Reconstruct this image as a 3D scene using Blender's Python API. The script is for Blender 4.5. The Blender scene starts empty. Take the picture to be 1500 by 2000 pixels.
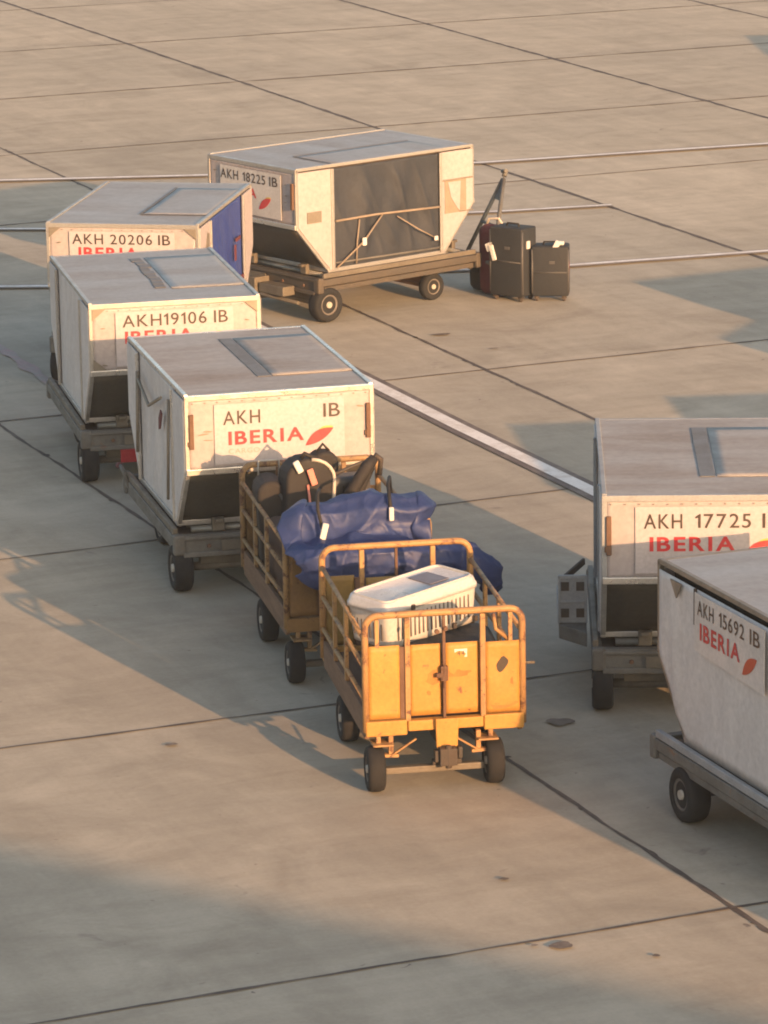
import bpy, bmesh, math, random
from math import sin, cos, tan, pi, radians
from mathutils import Vector, Matrix, noise as mnoise

random.seed(7)
SC = bpy.context.scene
COL = SC.collection

# ------------------------------------------------------------------ camera
cam_d = bpy.data.cameras.new("camera")
cam = bpy.data.objects.new("camera", cam_d)
COL.objects.link(cam)
cam_d.sensor_width = 36.0
cam_d.lens = 142.912
cam_d.clip_start = 0.5
cam_d.clip_end = 2000.0
_fw = Vector((0.0, 0.97023458, -0.24216701))
_up = Vector((0.01621731, 0.24213516, 0.97010698))
_rt = Vector((0.99986849, -0.0039273, -0.0157346))
cam.matrix_world = Matrix(((_rt.x, _up.x, -_fw.x, 0.0), (_rt.y, _up.y, -_fw.y, 0.0),
                           (_rt.z, _up.z, -_fw.z, 8.47592), (0, 0, 0, 1)))
SC.camera = cam

# ------------------------------------------------------------------ sky, sun, exposure
SUN_EL = radians(11.6)
SHADOW_AZ = radians(119.5)                 # ground direction the shadows run in
sun_dir = Vector((-cos(SHADOW_AZ) * cos(SUN_EL), -sin(SHADOW_AZ) * cos(SUN_EL), sin(SUN_EL)))
world = bpy.data.worlds.new("World")
SC.world = world
world.use_nodes = True
wn = world.node_tree.nodes
wl = world.node_tree.links
sky = wn.new("ShaderNodeTexSky")
sky.sky_type = 'NISHITA'
sky.sun_disc = False
sky.sun_elevation = SUN_EL
sky.sun_rotation = math.atan2(sun_dir.x, sun_dir.y)
sky.air_density = 1.0
sky.dust_density = 3.0
sky.ozone_density = 1.0
tint = wn.new("ShaderNodeMix")
tint.data_type = 'RGBA'
tint.blend_type = 'MULTIPLY'
tint.inputs['Factor'].default_value = 1.0
wl.new(sky.outputs['Color'], tint.inputs['A'])
tint.inputs['B'].default_value = (1.06, 0.99, 0.92, 1.0)     # white balance of the picture
bg = wn['Background']
bg.inputs['Strength'].default_value = 0.125
wl.new(tint.outputs['Result'], bg.inputs['Color'])

sun_d = bpy.data.lights.new("sun", 'SUN')
sun_d.energy = 3.35
sun_d.angle = radians(0.4)
sun_d.color = (1.0, 0.53, 0.24)
sun = bpy.data.objects.new("sun", sun_d)
COL.objects.link(sun)
sun.rotation_euler = sun_dir.to_track_quat('Z', 'Y').to_euler()
sun.location = (20, -20, 30)

SC.view_settings.view_transform = 'Standard'
SC.view_settings.look = 'None'
SC.view_settings.exposure = 1.27
SC.view_settings.gamma = 1.0
SC.view_settings.use_curve_mapping = False
SC.render.engine = 'CYCLES'
SC.cycles.max_bounces = 6
SC.cycles.filter_width = 1.9

# ------------------------------------------------------------------ materials
def ramp(nt, src, p0, p1, c0=(0, 0, 0, 1), c1=(1, 1, 1, 1)):
    r = nt.nodes.new("ShaderNodeValToRGB")
    r.color_ramp.elements[0].position = p0
    r.color_ramp.elements[1].position = p1
    r.color_ramp.elements[0].color = c0
    r.color_ramp.elements[1].color = c1
    nt.links.new(src, r.inputs[0])
    return r.outputs[0]

def mixc(nt, fac, a, b, blend='MIX'):
    m = nt.nodes.new("ShaderNodeMix")
    m.data_type = 'RGBA'
    m.blend_type = blend
    for k, v in (('Factor', fac), ('A', a), ('B', b)):
        if isinstance(v, (int, float)):
            m.inputs[k].default_value = v
        elif isinstance(v, tuple):
            m.inputs[k].default_value = v if len(v) == 4 else (*v, 1)
        else:
            nt.links.new(v, m.inputs[k])
    return m.outputs['Result']

def noise(nt, vec, scale, detail=4.0, rough=0.55, dist=0.0, stretch=None):
    if stretch:
        mp = nt.nodes.new("ShaderNodeMapping")
        mp.inputs['Scale'].default_value = stretch
        nt.links.new(vec, mp.inputs['Vector'])
        vec = mp.outputs[0]
    n = nt.nodes.new("ShaderNodeTexNoise")
    n.inputs['Scale'].default_value = scale
    n.inputs['Detail'].default_value = detail
    n.inputs['Roughness'].default_value = rough
    n.inputs['Distortion'].default_value = dist
    nt.links.new(vec, n.inputs['Vector'])
    return n.outputs['Fac']

def base_mat(name):
    m = bpy.data.materials.new(name)
    m.use_nodes = True
    nt = m.node_tree
    b = nt.nodes['Principled BSDF']
    tc = nt.nodes.new("ShaderNodeTexCoord")
    oi = nt.nodes.new("ShaderNodeObjectInfo")
    add = nt.nodes.new("ShaderNodeVectorMath")          # every object shows another part of the noise
    add.operation = 'ADD'
    mul = nt.nodes.new("ShaderNodeVectorMath")
    mul.operation = 'SCALE'
    mul.inputs[0].default_value = (17.3, 9.1, 5.7)
    nt.links.new(oi.outputs['Random'], mul.inputs['Scale'])
    nt.links.new(tc.outputs['Object'], add.inputs[0])
    nt.links.new(mul.outputs[0], add.inputs[1])
    return m, nt, b, add.outputs[0]

def bump(nt, b, h, strength, dist=0.01):
    n = nt.nodes.new("ShaderNodeBump")
    n.inputs['Strength'].default_value = strength
    n.inputs['Distance'].default_value = dist
    nt.links.new(h, n.inputs['Height'])
    nt.links.new(n.outputs[0], b.inputs['Normal'])

def worn(name, col, dirt, amount=0.5, scale=3.0, rough=0.6, metal=0.0, stretch=None, spec=0.4, fine=True,
         bumps=0.15, chips=None, chip_at=(0.66, 0.72), chip_scale=9.0):
    m, nt, b, v = base_mat(name)
    n1 = noise(nt, v, scale, 5, 0.6, 0.3, stretch)
    f = ramp(nt, n1, 0.40, 0.78)
    mm = nt.nodes.new("ShaderNodeMath")
    mm.operation = 'MULTIPLY'
    mm.inputs[1].default_value = amount
    nt.links.new(f, mm.inputs[0])
    c = mixc(nt, mm.outputs[0], col, dirt)
    if fine:
        n2 = noise(nt, v, scale * 11, 4, 0.65)
        c = mixc(nt, 0.35, c, ramp(nt, n2, 0.25, 0.75, (0.55, 0.55, 0.55, 1), (1.25, 1.25, 1.25, 1)), 'MULTIPLY')
    if chips:
        n3 = noise(nt, v, chip_scale, 6, 0.7, 0.4)
        c = mixc(nt, ramp(nt, n3, chip_at[0], chip_at[1]), c, chips)
    nt.links.new(c, b.inputs['Base Color'])
    b.inputs['Metallic'].default_value = metal
    rr = ramp(nt, n1, 0.3, 0.8, (rough - 0.1,) * 3 + (1,), (min(1, rough + 0.15),) * 3 + (1,))
    nt.links.new(rr, b.inputs['Roughness'])
    b.inputs['Specular IOR Level'].default_value = spec
    if bumps:
        bump(nt, b, noise(nt, v, scale * 2.2, 4, 0.6), bumps, 0.02)
    return m

M = {}
M['panel'] = worn('white_panel', (0.395, 0.358, 0.365), (0.275, 0.235, 0.215), 0.45, 2.2, 0.5, bumps=0.1,
                  chips=(0.30, 0.22, 0.15), chip_at=(0.70, 0.76), chip_scale=5)
M['panel_clean'] = worn('cream_panel', (0.40, 0.362, 0.37), (0.29, 0.25, 0.235), 0.35, 2.0, 0.5, bumps=0.08)
M['sticker'] = worn('sticker_white', (0.46, 0.43, 0.45), (0.37, 0.335, 0.325), 0.3, 3.5, 0.35, bumps=0.04)
M['sticker_grey'] = worn('sticker_grey', (0.60, 0.58, 0.56), (0.40, 0.37, 0.34), 0.5, 3.5, 0.4, bumps=0.05)
M['ink'] = worn('black_lettering', (0.055, 0.038, 0.032), (0.16, 0.12, 0.10), 0.35, 12, 0.5, bumps=0)
M['red_ink'] = worn('red_lettering', (0.52, 0.035, 0.045), (0.62, 0.22, 0.17), 0.25, 9, 0.5, bumps=0)
M['orange_ink'] = worn('orange_red_mark', (0.50, 0.07, 0.035), (0.55, 0.22, 0.12), 0.25, 9, 0.5, bumps=0)
M['pale_red'] = worn('faded_red_lettering', (0.58, 0.30, 0.26), (0.62, 0.42, 0.36), 0.4, 9, 0.5, bumps=0)
M['yellow_ink'] = worn('yellow_mark', (0.62, 0.42, 0.10), (0.62, 0.50, 0.3), 0.3, 9, 0.5, bumps=0)
M['alu'] = worn('dull_aluminium', (0.46, 0.45, 0.43), (0.27, 0.24, 0.21), 0.5, 6, 0.42, 0.6, bumps=0.1)
M['alu_bright'] = worn('bright_aluminium', (0.68, 0.66, 0.62), (0.36, 0.32, 0.27), 0.4, 8, 0.32, 0.75, bumps=0.08)
M['roof_grey'] = worn('grey_roof_sheet', (0.355, 0.35, 0.347), (0.26, 0.25, 0.24), 0.6, 1.6, 0.5, 0.25, (0.5, 1.6, 1), bumps=0.18)
M['roof_dusty'] = worn('dusty_roof_sheet', (0.37, 0.345, 0.325), (0.235, 0.195, 0.165), 0.85, 1.5, 0.6, 0.12, (0.45, 1.7, 1), bumps=0.18)
M['strip'] = worn('roof_gutter_strip', (0.17, 0.17, 0.175), (0.12, 0.115, 0.11), 0.5, 4, 0.6, 0.1)
M['lower'] = worn('shaded_lower_panel', (0.075, 0.07, 0.06), (0.14, 0.12, 0.095), 0.55, 2.6, 0.5, 0.3, (1, 1, 0.6), bumps=0.3)  # underside shade put into the base colour, dirt over it
M['curtain_dark'] = worn('charcoal_curtain', (0.027, 0.032, 0.043), (0.050, 0.054, 0.064), 0.6, 2.4, 0.62, 0, (2.2, 2.2, 0.5), bumps=0.5)
M['curtain_blue'] = worn('blue_curtain', (0.022, 0.046, 0.22), (0.042, 0.066, 0.24), 0.6, 2.6, 0.5, 0, (2, 2, 0.6), bumps=0.4)
M['curtain_white'] = worn('white_curtain', (0.62, 0.595, 0.58), (0.40, 0.36, 0.35), 0.5, 2.0, 0.55, 0, (2, 2, 0.6), bumps=0.35)
M['strap'] = worn('tan_strap', (0.29, 0.235, 0.18), (0.19, 0.15, 0.115), 0.5, 7, 0.8)
M['tag'] = worn('white_tag', (0.66, 0.64, 0.60), (0.5, 0.46, 0.42), 0.3, 9, 0.5)
M['gusset'] = worn('corner_gusset', (0.25, 0.22, 0.18), (0.16, 0.135, 0.10), 0.5, 7, 0.5, 0.3)
M['rust'] = worn('rusty_steel', (0.165, 0.095, 0.062), (0.10, 0.055, 0.038), 0.6, 9, 0.85, 0.1, bumps=0.4)
M['rust_stain'] = worn('rust_stained_paint', (0.44, 0.20, 0.045), (0.26, 0.105, 0.04), 0.7, 14, 0.7, bumps=0)
M['steel'] = worn('painted_grey_steel', (0.165, 0.162, 0.15), (0.085, 0.072, 0.06), 0.7, 5, 0.65, 0.15, bumps=0.3,
                  chips=(0.20, 0.12, 0.075), chip_at=(0.62, 0.70), chip_scale=6)
M['steel_tan'] = worn('khaki_steel', (0.165, 0.145, 0.115), (0.085, 0.07, 0.055), 0.65, 5, 0.6, 0.1, bumps=0.25)
M['steel_blue'] = worn('blue_grey_steel', (0.33, 0.345, 0.36), (0.20, 0.20, 0.20), 0.6, 5, 0.6, 0.15, bumps=0.2)
M['steel_brown'] = worn('brown_grey_steel', (0.085, 0.075, 0.064), (0.15, 0.115, 0.08), 0.55, 5, 0.65, 0.15, bumps=0.3)
M['steel_dark'] = worn('dark_steel', (0.065, 0.058, 0.052), (0.12, 0.08, 0.055), 0.6, 6, 0.7, 0.2, bumps=0.3)
M['roller'] = worn('bed_rollers', (0.33, 0.32, 0.29), (0.17, 0.15, 0.12), 0.6, 5, 0.45, 0.5)
M['tyre'] = worn('tyre_rubber', (0.020, 0.021, 0.023), (0.040, 0.038, 0.036), 0.7, 8, 0.85, spec=0.25, bumps=0.2)
M['rim'] = worn('wheel_rim', (0.17, 0.155, 0.14), (0.08, 0.06, 0.05), 0.6, 9, 0.6, 0.2)
M['hub'] = worn('pale_hub', (0.52, 0.48, 0.42), (0.25, 0.2, 0.16), 0.5, 12, 0.5, 0.2)
M['red_plate'] = worn('red_reflector', (0.36, 0.03, 0.04), (0.2, 0.03, 0.03), 0.5, 8, 0.35)
M['yellow'] = worn('yellow_cart_paint', (0.49, 0.255, 0.055), (0.39, 0.19, 0.048), 0.6, 3.6, 0.55, 0, bumps=0.2,
                   chips=(0.20, 0.085, 0.04), chip_at=(0.625, 0.69), chip_scale=12)
M['yellow_tube'] = worn('chipped_yellow_tube', (0.42, 0.245, 0.10), (0.27, 0.145, 0.07), 0.75, 8, 0.55, 0, bumps=0.2,
                        chips=(0.15, 0.075, 0.045), chip_at=(0.54, 0.62), chip_scale=10)
M['yellow_shaded'] = worn('shaded_yellow_paint', (0.26, 0.165, 0.045), (0.14, 0.09, 0.035), 0.7, 3.0, 0.6, 0, bumps=0.2,  # yellow paint with the shade behind the front panels put into its colour
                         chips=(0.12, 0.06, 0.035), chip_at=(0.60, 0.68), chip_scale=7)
M['yellow_dimmed'] = worn('shade_browned_yellow_paint', (0.25, 0.145, 0.055), (0.11, 0.065, 0.04), 0.8, 3.0, 0.7, 0, bumps=0.3,  # second cart's yellow, darkened and browned for its shade; chips are wear
                       chips=(0.10, 0.05, 0.032), chip_at=(0.55, 0.63), chip_scale=7)
M['tube_dimmed'] = worn('shade_dulled_yellow_tube', (0.34, 0.22, 0.105), (0.17, 0.11, 0.07), 0.8, 8, 0.65, 0, bumps=0.2,  # tube yellow dulled for the same shade, chips are wear
                     chips=(0.12, 0.065, 0.045), chip_at=(0.52, 0.60), chip_scale=10)
M['brown_wood'] = worn('brown_side_board', (0.20, 0.12, 0.075), (0.10, 0.06, 0.04), 0.6, 4, 0.8, 0, (3, 0.5, 3), bumps=0.3)
M['bed'] = worn('cart_bed_boards', (0.14, 0.10, 0.07), (0.08, 0.055, 0.04), 0.6, 4, 0.8, 0, (4, 0.6, 4), bumps=0.3)
M['crate'] = worn('white_crate_plastic', (0.54, 0.525, 0.50), (0.42, 0.39, 0.35), 0.3, 4, 0.4, bumps=0.05)
M['crate_lid'] = worn('pale_crate_lid', (0.52, 0.525, 0.55), (0.42, 0.42, 0.45), 0.3, 4, 0.3, bumps=0.05)
M['dark_void'] = worn('crate_slot', (0.12, 0.105, 0.10), (0.17, 0.15, 0.135), 0.4, 9, 0.9, bumps=0)
M['label_dark'] = worn('dark_label', (0.17, 0.16, 0.19), (0.17, 0.16, 0.2), 0.4, 9, 0.5, bumps=0)
M['tarp'] = worn('blue_tarpaulin', (0.022, 0.040, 0.135), (0.042, 0.060, 0.16), 0.6, 3.2, 0.55, 0, bumps=0.35, spec=0.45)
M['black_fabric'] = worn('black_luggage_fabric', (0.022, 0.020, 0.020), (0.038, 0.034, 0.033), 0.6, 6, 0.75, bumps=0.25)
M['grey_fabric'] = worn('grey_luggage_fabric', (0.021, 0.024, 0.028), (0.034, 0.035, 0.038), 0.5, 6, 0.7, bumps=0.25)
M['grey_shell'] = worn('grey_shell', (0.075, 0.073, 0.072), (0.11, 0.105, 0.10), 0.5, 5, 0.5)
M['brown_fabric'] = worn('brown_bag_fabric', (0.095, 0.06, 0.048), (0.05, 0.032, 0.028), 0.6, 6, 0.8, bumps=0.4)
M['maroon'] = worn('maroon_bag_fabric', (0.13, 0.035, 0.04), (0.09, 0.03, 0.035), 0.5, 6, 0.75, bumps=0.3)
M['piping'] = worn('cream_piping', (0.52, 0.47, 0.40), (0.4, 0.34, 0.29), 0.3, 9, 0.5)
M['pink'] = worn('salmon_ribbon', (0.58, 0.22, 0.17), (0.45, 0.17, 0.13), 0.4, 9, 0.6)
M['paint_white'] = None
M['wall'] = worn('shade_building_cladding', (0.5, 0.49, 0.47), (0.4, 0.38, 0.36), 0.4, 0.2, 0.6)
M['glass_dark'] = worn('shade_building_glass', (0.05, 0.06, 0.07), (0.08, 0.09, 0.1), 0.4, 0.2, 0.15)

SLAB_ANG = radians(22.6)
def concrete():
    m, nt, b, v = base_mat('apron_concrete')
    tc = [n for n in nt.nodes if n.type == 'TEX_COORD'][0].outputs['Object']
    # one tone per cast slab: rotate to the joint grid, floor, white noise
    mp = nt.nodes.new("ShaderNodeMapping")
    mp.vector_type = 'TEXTURE'
    mp.inputs['Location'].default_value = (-0.383, 29.752, 0)
    mp.inputs['Rotation'].default_value = (0, 0, SLAB_ANG)
    mp.inputs['Scale'].default_value = (5.2, 5.2, 1)
    nt.links.new(tc, mp.inputs['Vector'])
    off = nt.nodes.new("ShaderNodeVectorMath")
    off.operation = 'ADD'
    off.inputs[1].default_value = (0.0, 0.29, 0.5)
    nt.links.new(mp.outputs[0], off.inputs[0])
    fl = nt.nodes.new("ShaderNodeVectorMath")
    fl.operation = 'FLOOR'
    nt.links.new(off.outputs[0], fl.inputs[0])
    wnz = nt.nodes.new("ShaderNodeTexWhiteNoise")
    nt.links.new(fl.outputs[0], wnz.inputs['Vector'])
    c = ramp(nt, wnz.outputs['Value'], 0.0, 1.0, (0.425, 0.392, 0.324, 1), (0.488, 0.446, 0.366, 1))
    big = noise(nt, tc, 0.16, 5, 0.6, 0.6)
    c = mixc(nt, 0.85, c, ramp(nt, big, 0.3, 0.7, (0.86, 0.86, 0.85, 1), (1.10, 1.09, 1.07, 1)), 'MULTIPLY')
    mid = noise(nt, tc, 1.1, 6, 0.65, 1.0)
    c = mixc(nt, 0.9, c, ramp(nt, mid, 0.28, 0.74, (0.80, 0.79, 0.78, 1), (1.12, 1.12, 1.12, 1)), 'MULTIPLY')
    # broom and tyre streaks running with the joints
    mps = nt.nodes.new("ShaderNodeMapping")
    mps.inputs['Rotation'].default_value = (0, 0, radians(-22.6))
    nt.links.new(tc, mps.inputs['Vector'])
    st = noise(nt, mps.outputs[0], 1.0, 5, 0.6, 0.4, (0.35, 4.5, 1))
    c = mixc(nt, 0.5, c, ramp(nt, st, 0.3, 0.72, (0.86, 0.855, 0.85, 1), (1.07, 1.07, 1.07, 1)), 'MULTIPLY')
    st2 = noise(nt, mps.outputs[0], 1.0, 5, 0.6, 0.8, (3.2, 0.22, 1))
    c = mixc(nt, 0.5, c, ramp(nt, st2, 0.32, 0.70, (0.82, 0.81, 0.80, 1), (1.06, 1.06, 1.06, 1)), 'MULTIPLY')
    fine = noise(nt, tc, 28, 5, 0.7)
    c = mixc(nt, 0.45, c, ramp(nt, fine, 0.25, 0.75, (0.82, 0.82, 0.82, 1), (1.14, 1.14, 1.14, 1)), 'MULTIPLY')
    # dark tyre smears and pale worn patches
    sm = noise(nt, mps.outputs[0], 1.0, 6, 0.7, 1.2, (0.55, 1.3, 1))
    c = mixc(nt, 0.6, c, ramp(nt, sm, 0.50, 0.70, (1.0, 1.0, 1.0, 1), (0.80, 0.785, 0.77, 1)), 'MULTIPLY')
    # trowel swirls
    wv = nt.nodes.new("ShaderNodeTexVoronoi")
    wv.feature = 'DISTANCE_TO_EDGE'
    wv.inputs['Scale'].default_value = 1.6
    nd = nt.nodes.new("ShaderNodeTexNoise")
    nd.inputs['Scale'].default_value = 1.3
    nd.inputs['Detail'].default_value = 4
    nt.links.new(tc, nd.inputs['Vector'])
    mv = nt.nodes.new("ShaderNodeVectorMath")
    mv.operation = 'ADD'
    nt.links.new(tc, mv.inputs[0])
    nt.links.new(nd.outputs['Color'], mv.inputs[1])
    nt.links.new(mv.outputs[0], wv.inputs['Vector'])
    c = mixc(nt, 0.22, c, ramp(nt, wv.outputs['Distance'], 0.0, 0.10, (1.10, 1.09, 1.07, 1), (0.98, 0.98, 0.98, 1)), 'MULTIPLY')
    # scattered oil and rubber marks
    sp = noise(nt, tc, 2.3, 5, 0.6, 1.5)
    c = mixc(nt, ramp(nt, sp, 0.68, 0.80), c, (0.21, 0.185, 0.16, 1))
    spk = noise(nt, tc, 9.0, 3, 0.5, 0.5)
    c = mixc(nt, ramp(nt, spk, 0.735, 0.78), c, (0.19, 0.165, 0.145, 1))
    nt.links.new(c, b.inputs['Base Color'])
    b.inputs['Roughness'].default_value = 0.88
    b.inputs['Specular IOR Level'].default_value = 0.25
    bump(nt, b, noise(nt, tc, 9, 6, 0.7), 0.25, 0.01)
    return m
M['concrete'] = concrete()

def paint(name, col, wear):
    m, nt, b, v = base_mat(name)
    tc = [n for n in nt.nodes if n.type == 'TEX_COORD'][0].outputs['Object']
    n = noise(nt, tc, 3.0, 6, 0.7, 0.5)
    n2 = noise(nt, tc, 22, 4, 0.7)
    c = mixc(nt, ramp(nt, n, 0.45, 0.62), col, wear)
    c = mixc(nt, 0.5, c, ramp(nt, n2, 0.3, 0.7, (0.75, 0.75, 0.75, 1), (1.1, 1.1, 1.1, 1)), 'MULTIPLY')
    nt.links.new(c, b.inputs['Base Color'])
    b.inputs['Roughness'].default_value = 0.8
    return m
M['paint_white'] = paint('worn_white_paint', (0.80, 0.79, 0.77, 1), (0.64, 0.61, 0.57, 1))
M['paint_black'] = paint('worn_dark_border_paint', (0.135, 0.11, 0.10, 1), (0.20, 0.17, 0.15, 1))
M['paint_grey'] = paint('faint_grey_border_paint', (0.23, 0.20, 0.175, 1), (0.29, 0.255, 0.225, 1))
M['paint_red'] = paint('faded_pink_paint', (0.42, 0.30, 0.29, 1), (0.37, 0.33, 0.305, 1))
M['joint'] = paint('joint_sealant', (0.085, 0.068, 0.058, 1), (0.14, 0.115, 0.095, 1))
M['oil'] = paint('oil_stain', (0.13, 0.105, 0.085, 1), (0.23, 0.195, 0.165, 1))

# ------------------------------------------------------------------ mesh helpers
class MB:
    """collects shapes; build() links them as ONE mesh object"""
    def __init__(self):
        self.bm = bmesh.new()

    def _faces(self, vs, faces, smooth=False):
        bv = [self.bm.verts.new(v) for v in vs]
        for f in faces:
            try:
                fc = self.bm.faces.new([bv[i] for i in f])
                fc.smooth = smooth
            except ValueError:
                pass
        return bv

    def box(self, c, s, rot=None):
        hx, hy, hz = s[0] / 2, s[1] / 2, s[2] / 2
        vs = [Vector((x, y, z)) for x in (-hx, hx) for y in (-hy, hy) for z in (-hz, hz)]
        if rot is not None:
            vs = [rot @ v for v in vs]
        c = Vector(c)
        self._faces([v + c for v in vs], [(0, 1, 3, 2), (4, 6, 7, 5), (0, 4, 5, 1), (2, 3, 7, 6), (0, 2, 6, 4), (1, 5, 7, 3)])
        return self

    def span(self, lo, hi):
        c = [(a + b) / 2 for a, b in zip(lo, hi)]
        return self.box(c, [abs(b - a) for a, b in zip(lo, hi)])

    def beam(self, a, b, w, h, up=(0, 0, 1)):
        a, b = Vector(a), Vector(b)
        d = b - a
        L = d.length
        x = d.normalized()
        z = Vector(up)
        y = z.cross(x)
        if y.length < 1e-4:
            y = Vector((0, 1, 0)).cross(x)
        y.normalize()
        z = x.cross(y)
        R = Matrix((x, y, z)).transposed()
        return self.box((a + b) / 2, (L, w, h), R)

    def tube(self, pts, r, seg=10, cap=True):
        pts = [Vector(p) for p in pts]
        n = len(pts)
        rings = []
        prev = None
        for i, p in enumerate(pts):
            if i == 0:
                t = (pts[1] - p)
            elif i == n - 1:
                t = (p - pts[i - 1])
            else:
                t = (pts[i + 1] - p).normalized() + (p - pts[i - 1]).normalized()
            t.normalize()
            if prev is None:
                ref = Vector((0, 0, 1)) if abs(t.z) < 0.9 else Vector((1, 0, 0))
                u = t.cross(ref).normalized()
            else:
                u = prev - t * prev.dot(t)
                u.normalize()
            prev = u
            w = t.cross(u)
            rr = r[i] if isinstance(r, (list, tuple)) else r
            rings.append([self.bm.verts.new(p + (u * cos(2 * pi * k / seg) + w * sin(2 * pi * k / seg)) * rr) for k in range(seg)])
        for a, b in zip(rings[:-1], rings[1:]):
            for k in range(seg):
                f = self.bm.faces.new((a[k], a[(k + 1) % seg], b[(k + 1) % seg], b[k]))
                f.smooth = True
        if cap:
            self.bm.faces.new(rings[0][::-1])
            self.bm.faces.new(rings[-1])
        return self

    def lathe(self, prof, axis_o, axis_d, seg=28, smooth=True):
        """prof: list of (radius, offset along the axis)"""
        o = Vector(axis_o)
        d = Vector(axis_d).normalized()
        ref = Vector((0, 0, 1)) if abs(d.z) < 0.9 else Vector((1, 0, 0))
        u = d.cross(ref).normalized()
        w = d.cross(u)
        rings = []
        for r, t in prof:
            rings.append([self.bm.verts.new(o + d * t + (u * cos(2 * pi * k / seg) + w * sin(2 * pi * k / seg)) * max(r, 1e-4)) for k in range(seg)])
        for a, b in zip(rings[:-1], rings[1:]):
            for k in range(seg):
                f = self.bm.faces.new((a[k], a[(k + 1) % seg], b[(k + 1) % seg], b[k]))
                f.smooth = smooth
        self.bm.faces.new(rings[0][::-1])
        self.bm.faces.new(rings[-1])
        return self

    def prism(self, poly, fn, t0, t1):
        """poly: 2-d outline; fn(a, b, t) -> 3-d; extruded t0..t1"""
        n = len(poly)
        vs = [fn(a, b, t0) for a, b in poly] + [fn(a, b, t1) for a, b in poly]
        fs = [tuple(range(n))[::-1], tuple(range(n, 2 * n))]
        for i in range(n):
            j = (i + 1) % n
            fs.append((i, j, n + j, n + i))
        self._faces([Vector(v) for v in vs], fs)
        return self

    def grid(self, fn, nu, nv, smooth=True):
        g = [[self.bm.verts.new(Vector(fn(i / nu, j / nv))) for j in range(nv + 1)] for i in range(nu + 1)]
        for i in range(nu):
            for j in range(nv):
                f = self.bm.faces.new((g[i][j], g[i + 1][j], g[i + 1][j + 1], g[i][j + 1]))
                f.smooth = smooth
        return self

    def build(self, name, mat, parent=None, bevel=0.0, solid=0.0, seg=2):
        me = bpy.data.meshes.new(name)
        bmesh.ops.recalc_face_normals(self.bm, faces=self.bm.faces)
        self.bm.to_mesh(me)
        self.bm.free()
        o = bpy.data.objects.new(name, me)
        COL.objects.link(o)
        me.materials.append(mat)
        if parent is not None:
            o.parent = parent
        if solid:
            s = o.modifiers.new("thickness", 'SOLIDIFY')
            s.thickness = solid
            s.offset = 0
        if bevel:
            b = o.modifiers.new("bevel", 'BEVEL')
            b.width = bevel
            b.segments = seg
            b.limit_method = 'ANGLE'
            b.angle_limit = radians(40)
        return o

def tag(o, label=None, cat=None, group=None, kind=None):
    for k, v in (('label', label), ('category', cat), ('group', group), ('kind', kind)):
        if v:
            o[k] = v
    return o

def thing(name, label, cat, loc=(0, 0, 0), rz=0.0, group=None):
    o = bpy.data.objects.new(name, None)
    o.empty_display_size = 0.3
    COL.objects.link(o)
    o.location = loc
    o.rotation_euler = (0, 0, rz)
    return tag(o, label, cat, group)

def kids(o):
    return [c for c in bpy.data.objects if c.parent == o]

def copy_tree(o, parent=None):
    c = o.copy()
    COL.objects.link(c)
    if parent is not None:
        c.parent = parent
    for ch in kids(o):
        copy_tree(ch, c)
    return c

_DG = None
def text_polys(s, bold=0.0):
    """the outline mesh of a word in the built-in sans face, fitted later"""
    cu = bpy.data.curves.new("lettering_curve", 'FONT')
    cu.body = s
    cu.offset = bold
    cu.resolution_u = 4
    ob = bpy.data.objects.new("lettering_curve", cu)
    COL.objects.link(ob)
    dg = bpy.context.evaluated_depsgraph_get()
    dg.update()
    me = bpy.data.meshes.new_from_object(ob.evaluated_get(dg))
    vs = [v.co.copy() for v in me.vertices]
    fs = [tuple(p.vertices) for p in me.polygons]
    bpy.data.meshes.remove(me)
    bpy.data.objects.remove(ob)
    bpy.data.curves.remove(cu)
    return vs, fs

def word_polys(s, bold):
    vs, fs, x = [], [], 0.0
    for ch in s:
        if ch == ' ':
            x += 0.34
            continue
        if ch == '1':
            w = 0.055 + bold * .6
            cv = [Vector(p + (0,)) for p in ((.13, 0), (.13 + 2 * w, 0), (.13 + 2 * w, .69), (.13 + w, .69), (0, .56), (0, .56 - 1.6 * w), (.13, .60 - 1.6 * w))]
            cf = [(0, 1, 2, 3, 4, 5, 6)]
        else:
            cv, cf = text_polys(ch, bold)
        x0 = min(v.x for v in cv)
        x1 = max(v.x for v in cv)
        n = len(vs)
        vs += [Vector((v.x - x0 + x, v.y, 0)) for v in cv]
        fs += [tuple(i + n for i in f) for f in cf]
        x += x1 - x0 + 0.13
    return vs, fs

def put_text(mb, s, box, fn, bold=0.0):
    """fit word s in box (u0, v0, u1, v1); fn(u, v) -> 3-d"""
    vs, fs = word_polys(s, bold)
    x0 = min(v.x for v in vs); x1 = max(v.x for v in vs)
    y0 = min(v.y for v in vs); y1 = max(v.y for v in vs)
    u0, v0, u1, v1 = box
    out = []
    for v in vs:
        u = u0 + (v.x - x0) / (x1 - x0) * (u1 - u0)
        w = v0 + (v.y - y0) / (y1 - y0) * (v1 - v0)
        out.append(Vector(fn(u, w)))
    mb._faces(out, fs)

def leaf_poly(u0, v0, u1, v1, n=12):
    """the pointed tail-fin mark between two corners"""
    a, b = Vector((u0, v0)), Vector((u1, v1))
    d = b - a
    nrm = Vector((-d.y, d.x))
    pts = []
    for i in range(n + 1):
        t = i / n
        pts.append(a + d * t + nrm * 0.20 * sin(pi * t) ** 0.9)
    for i in range(1, n):
        t = 1 - i / n
        pts.append(a + d * t - nrm * 0.13 * sin(pi * t) ** 0.8)
    return [(p.x, p.y) for p in pts]

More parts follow.
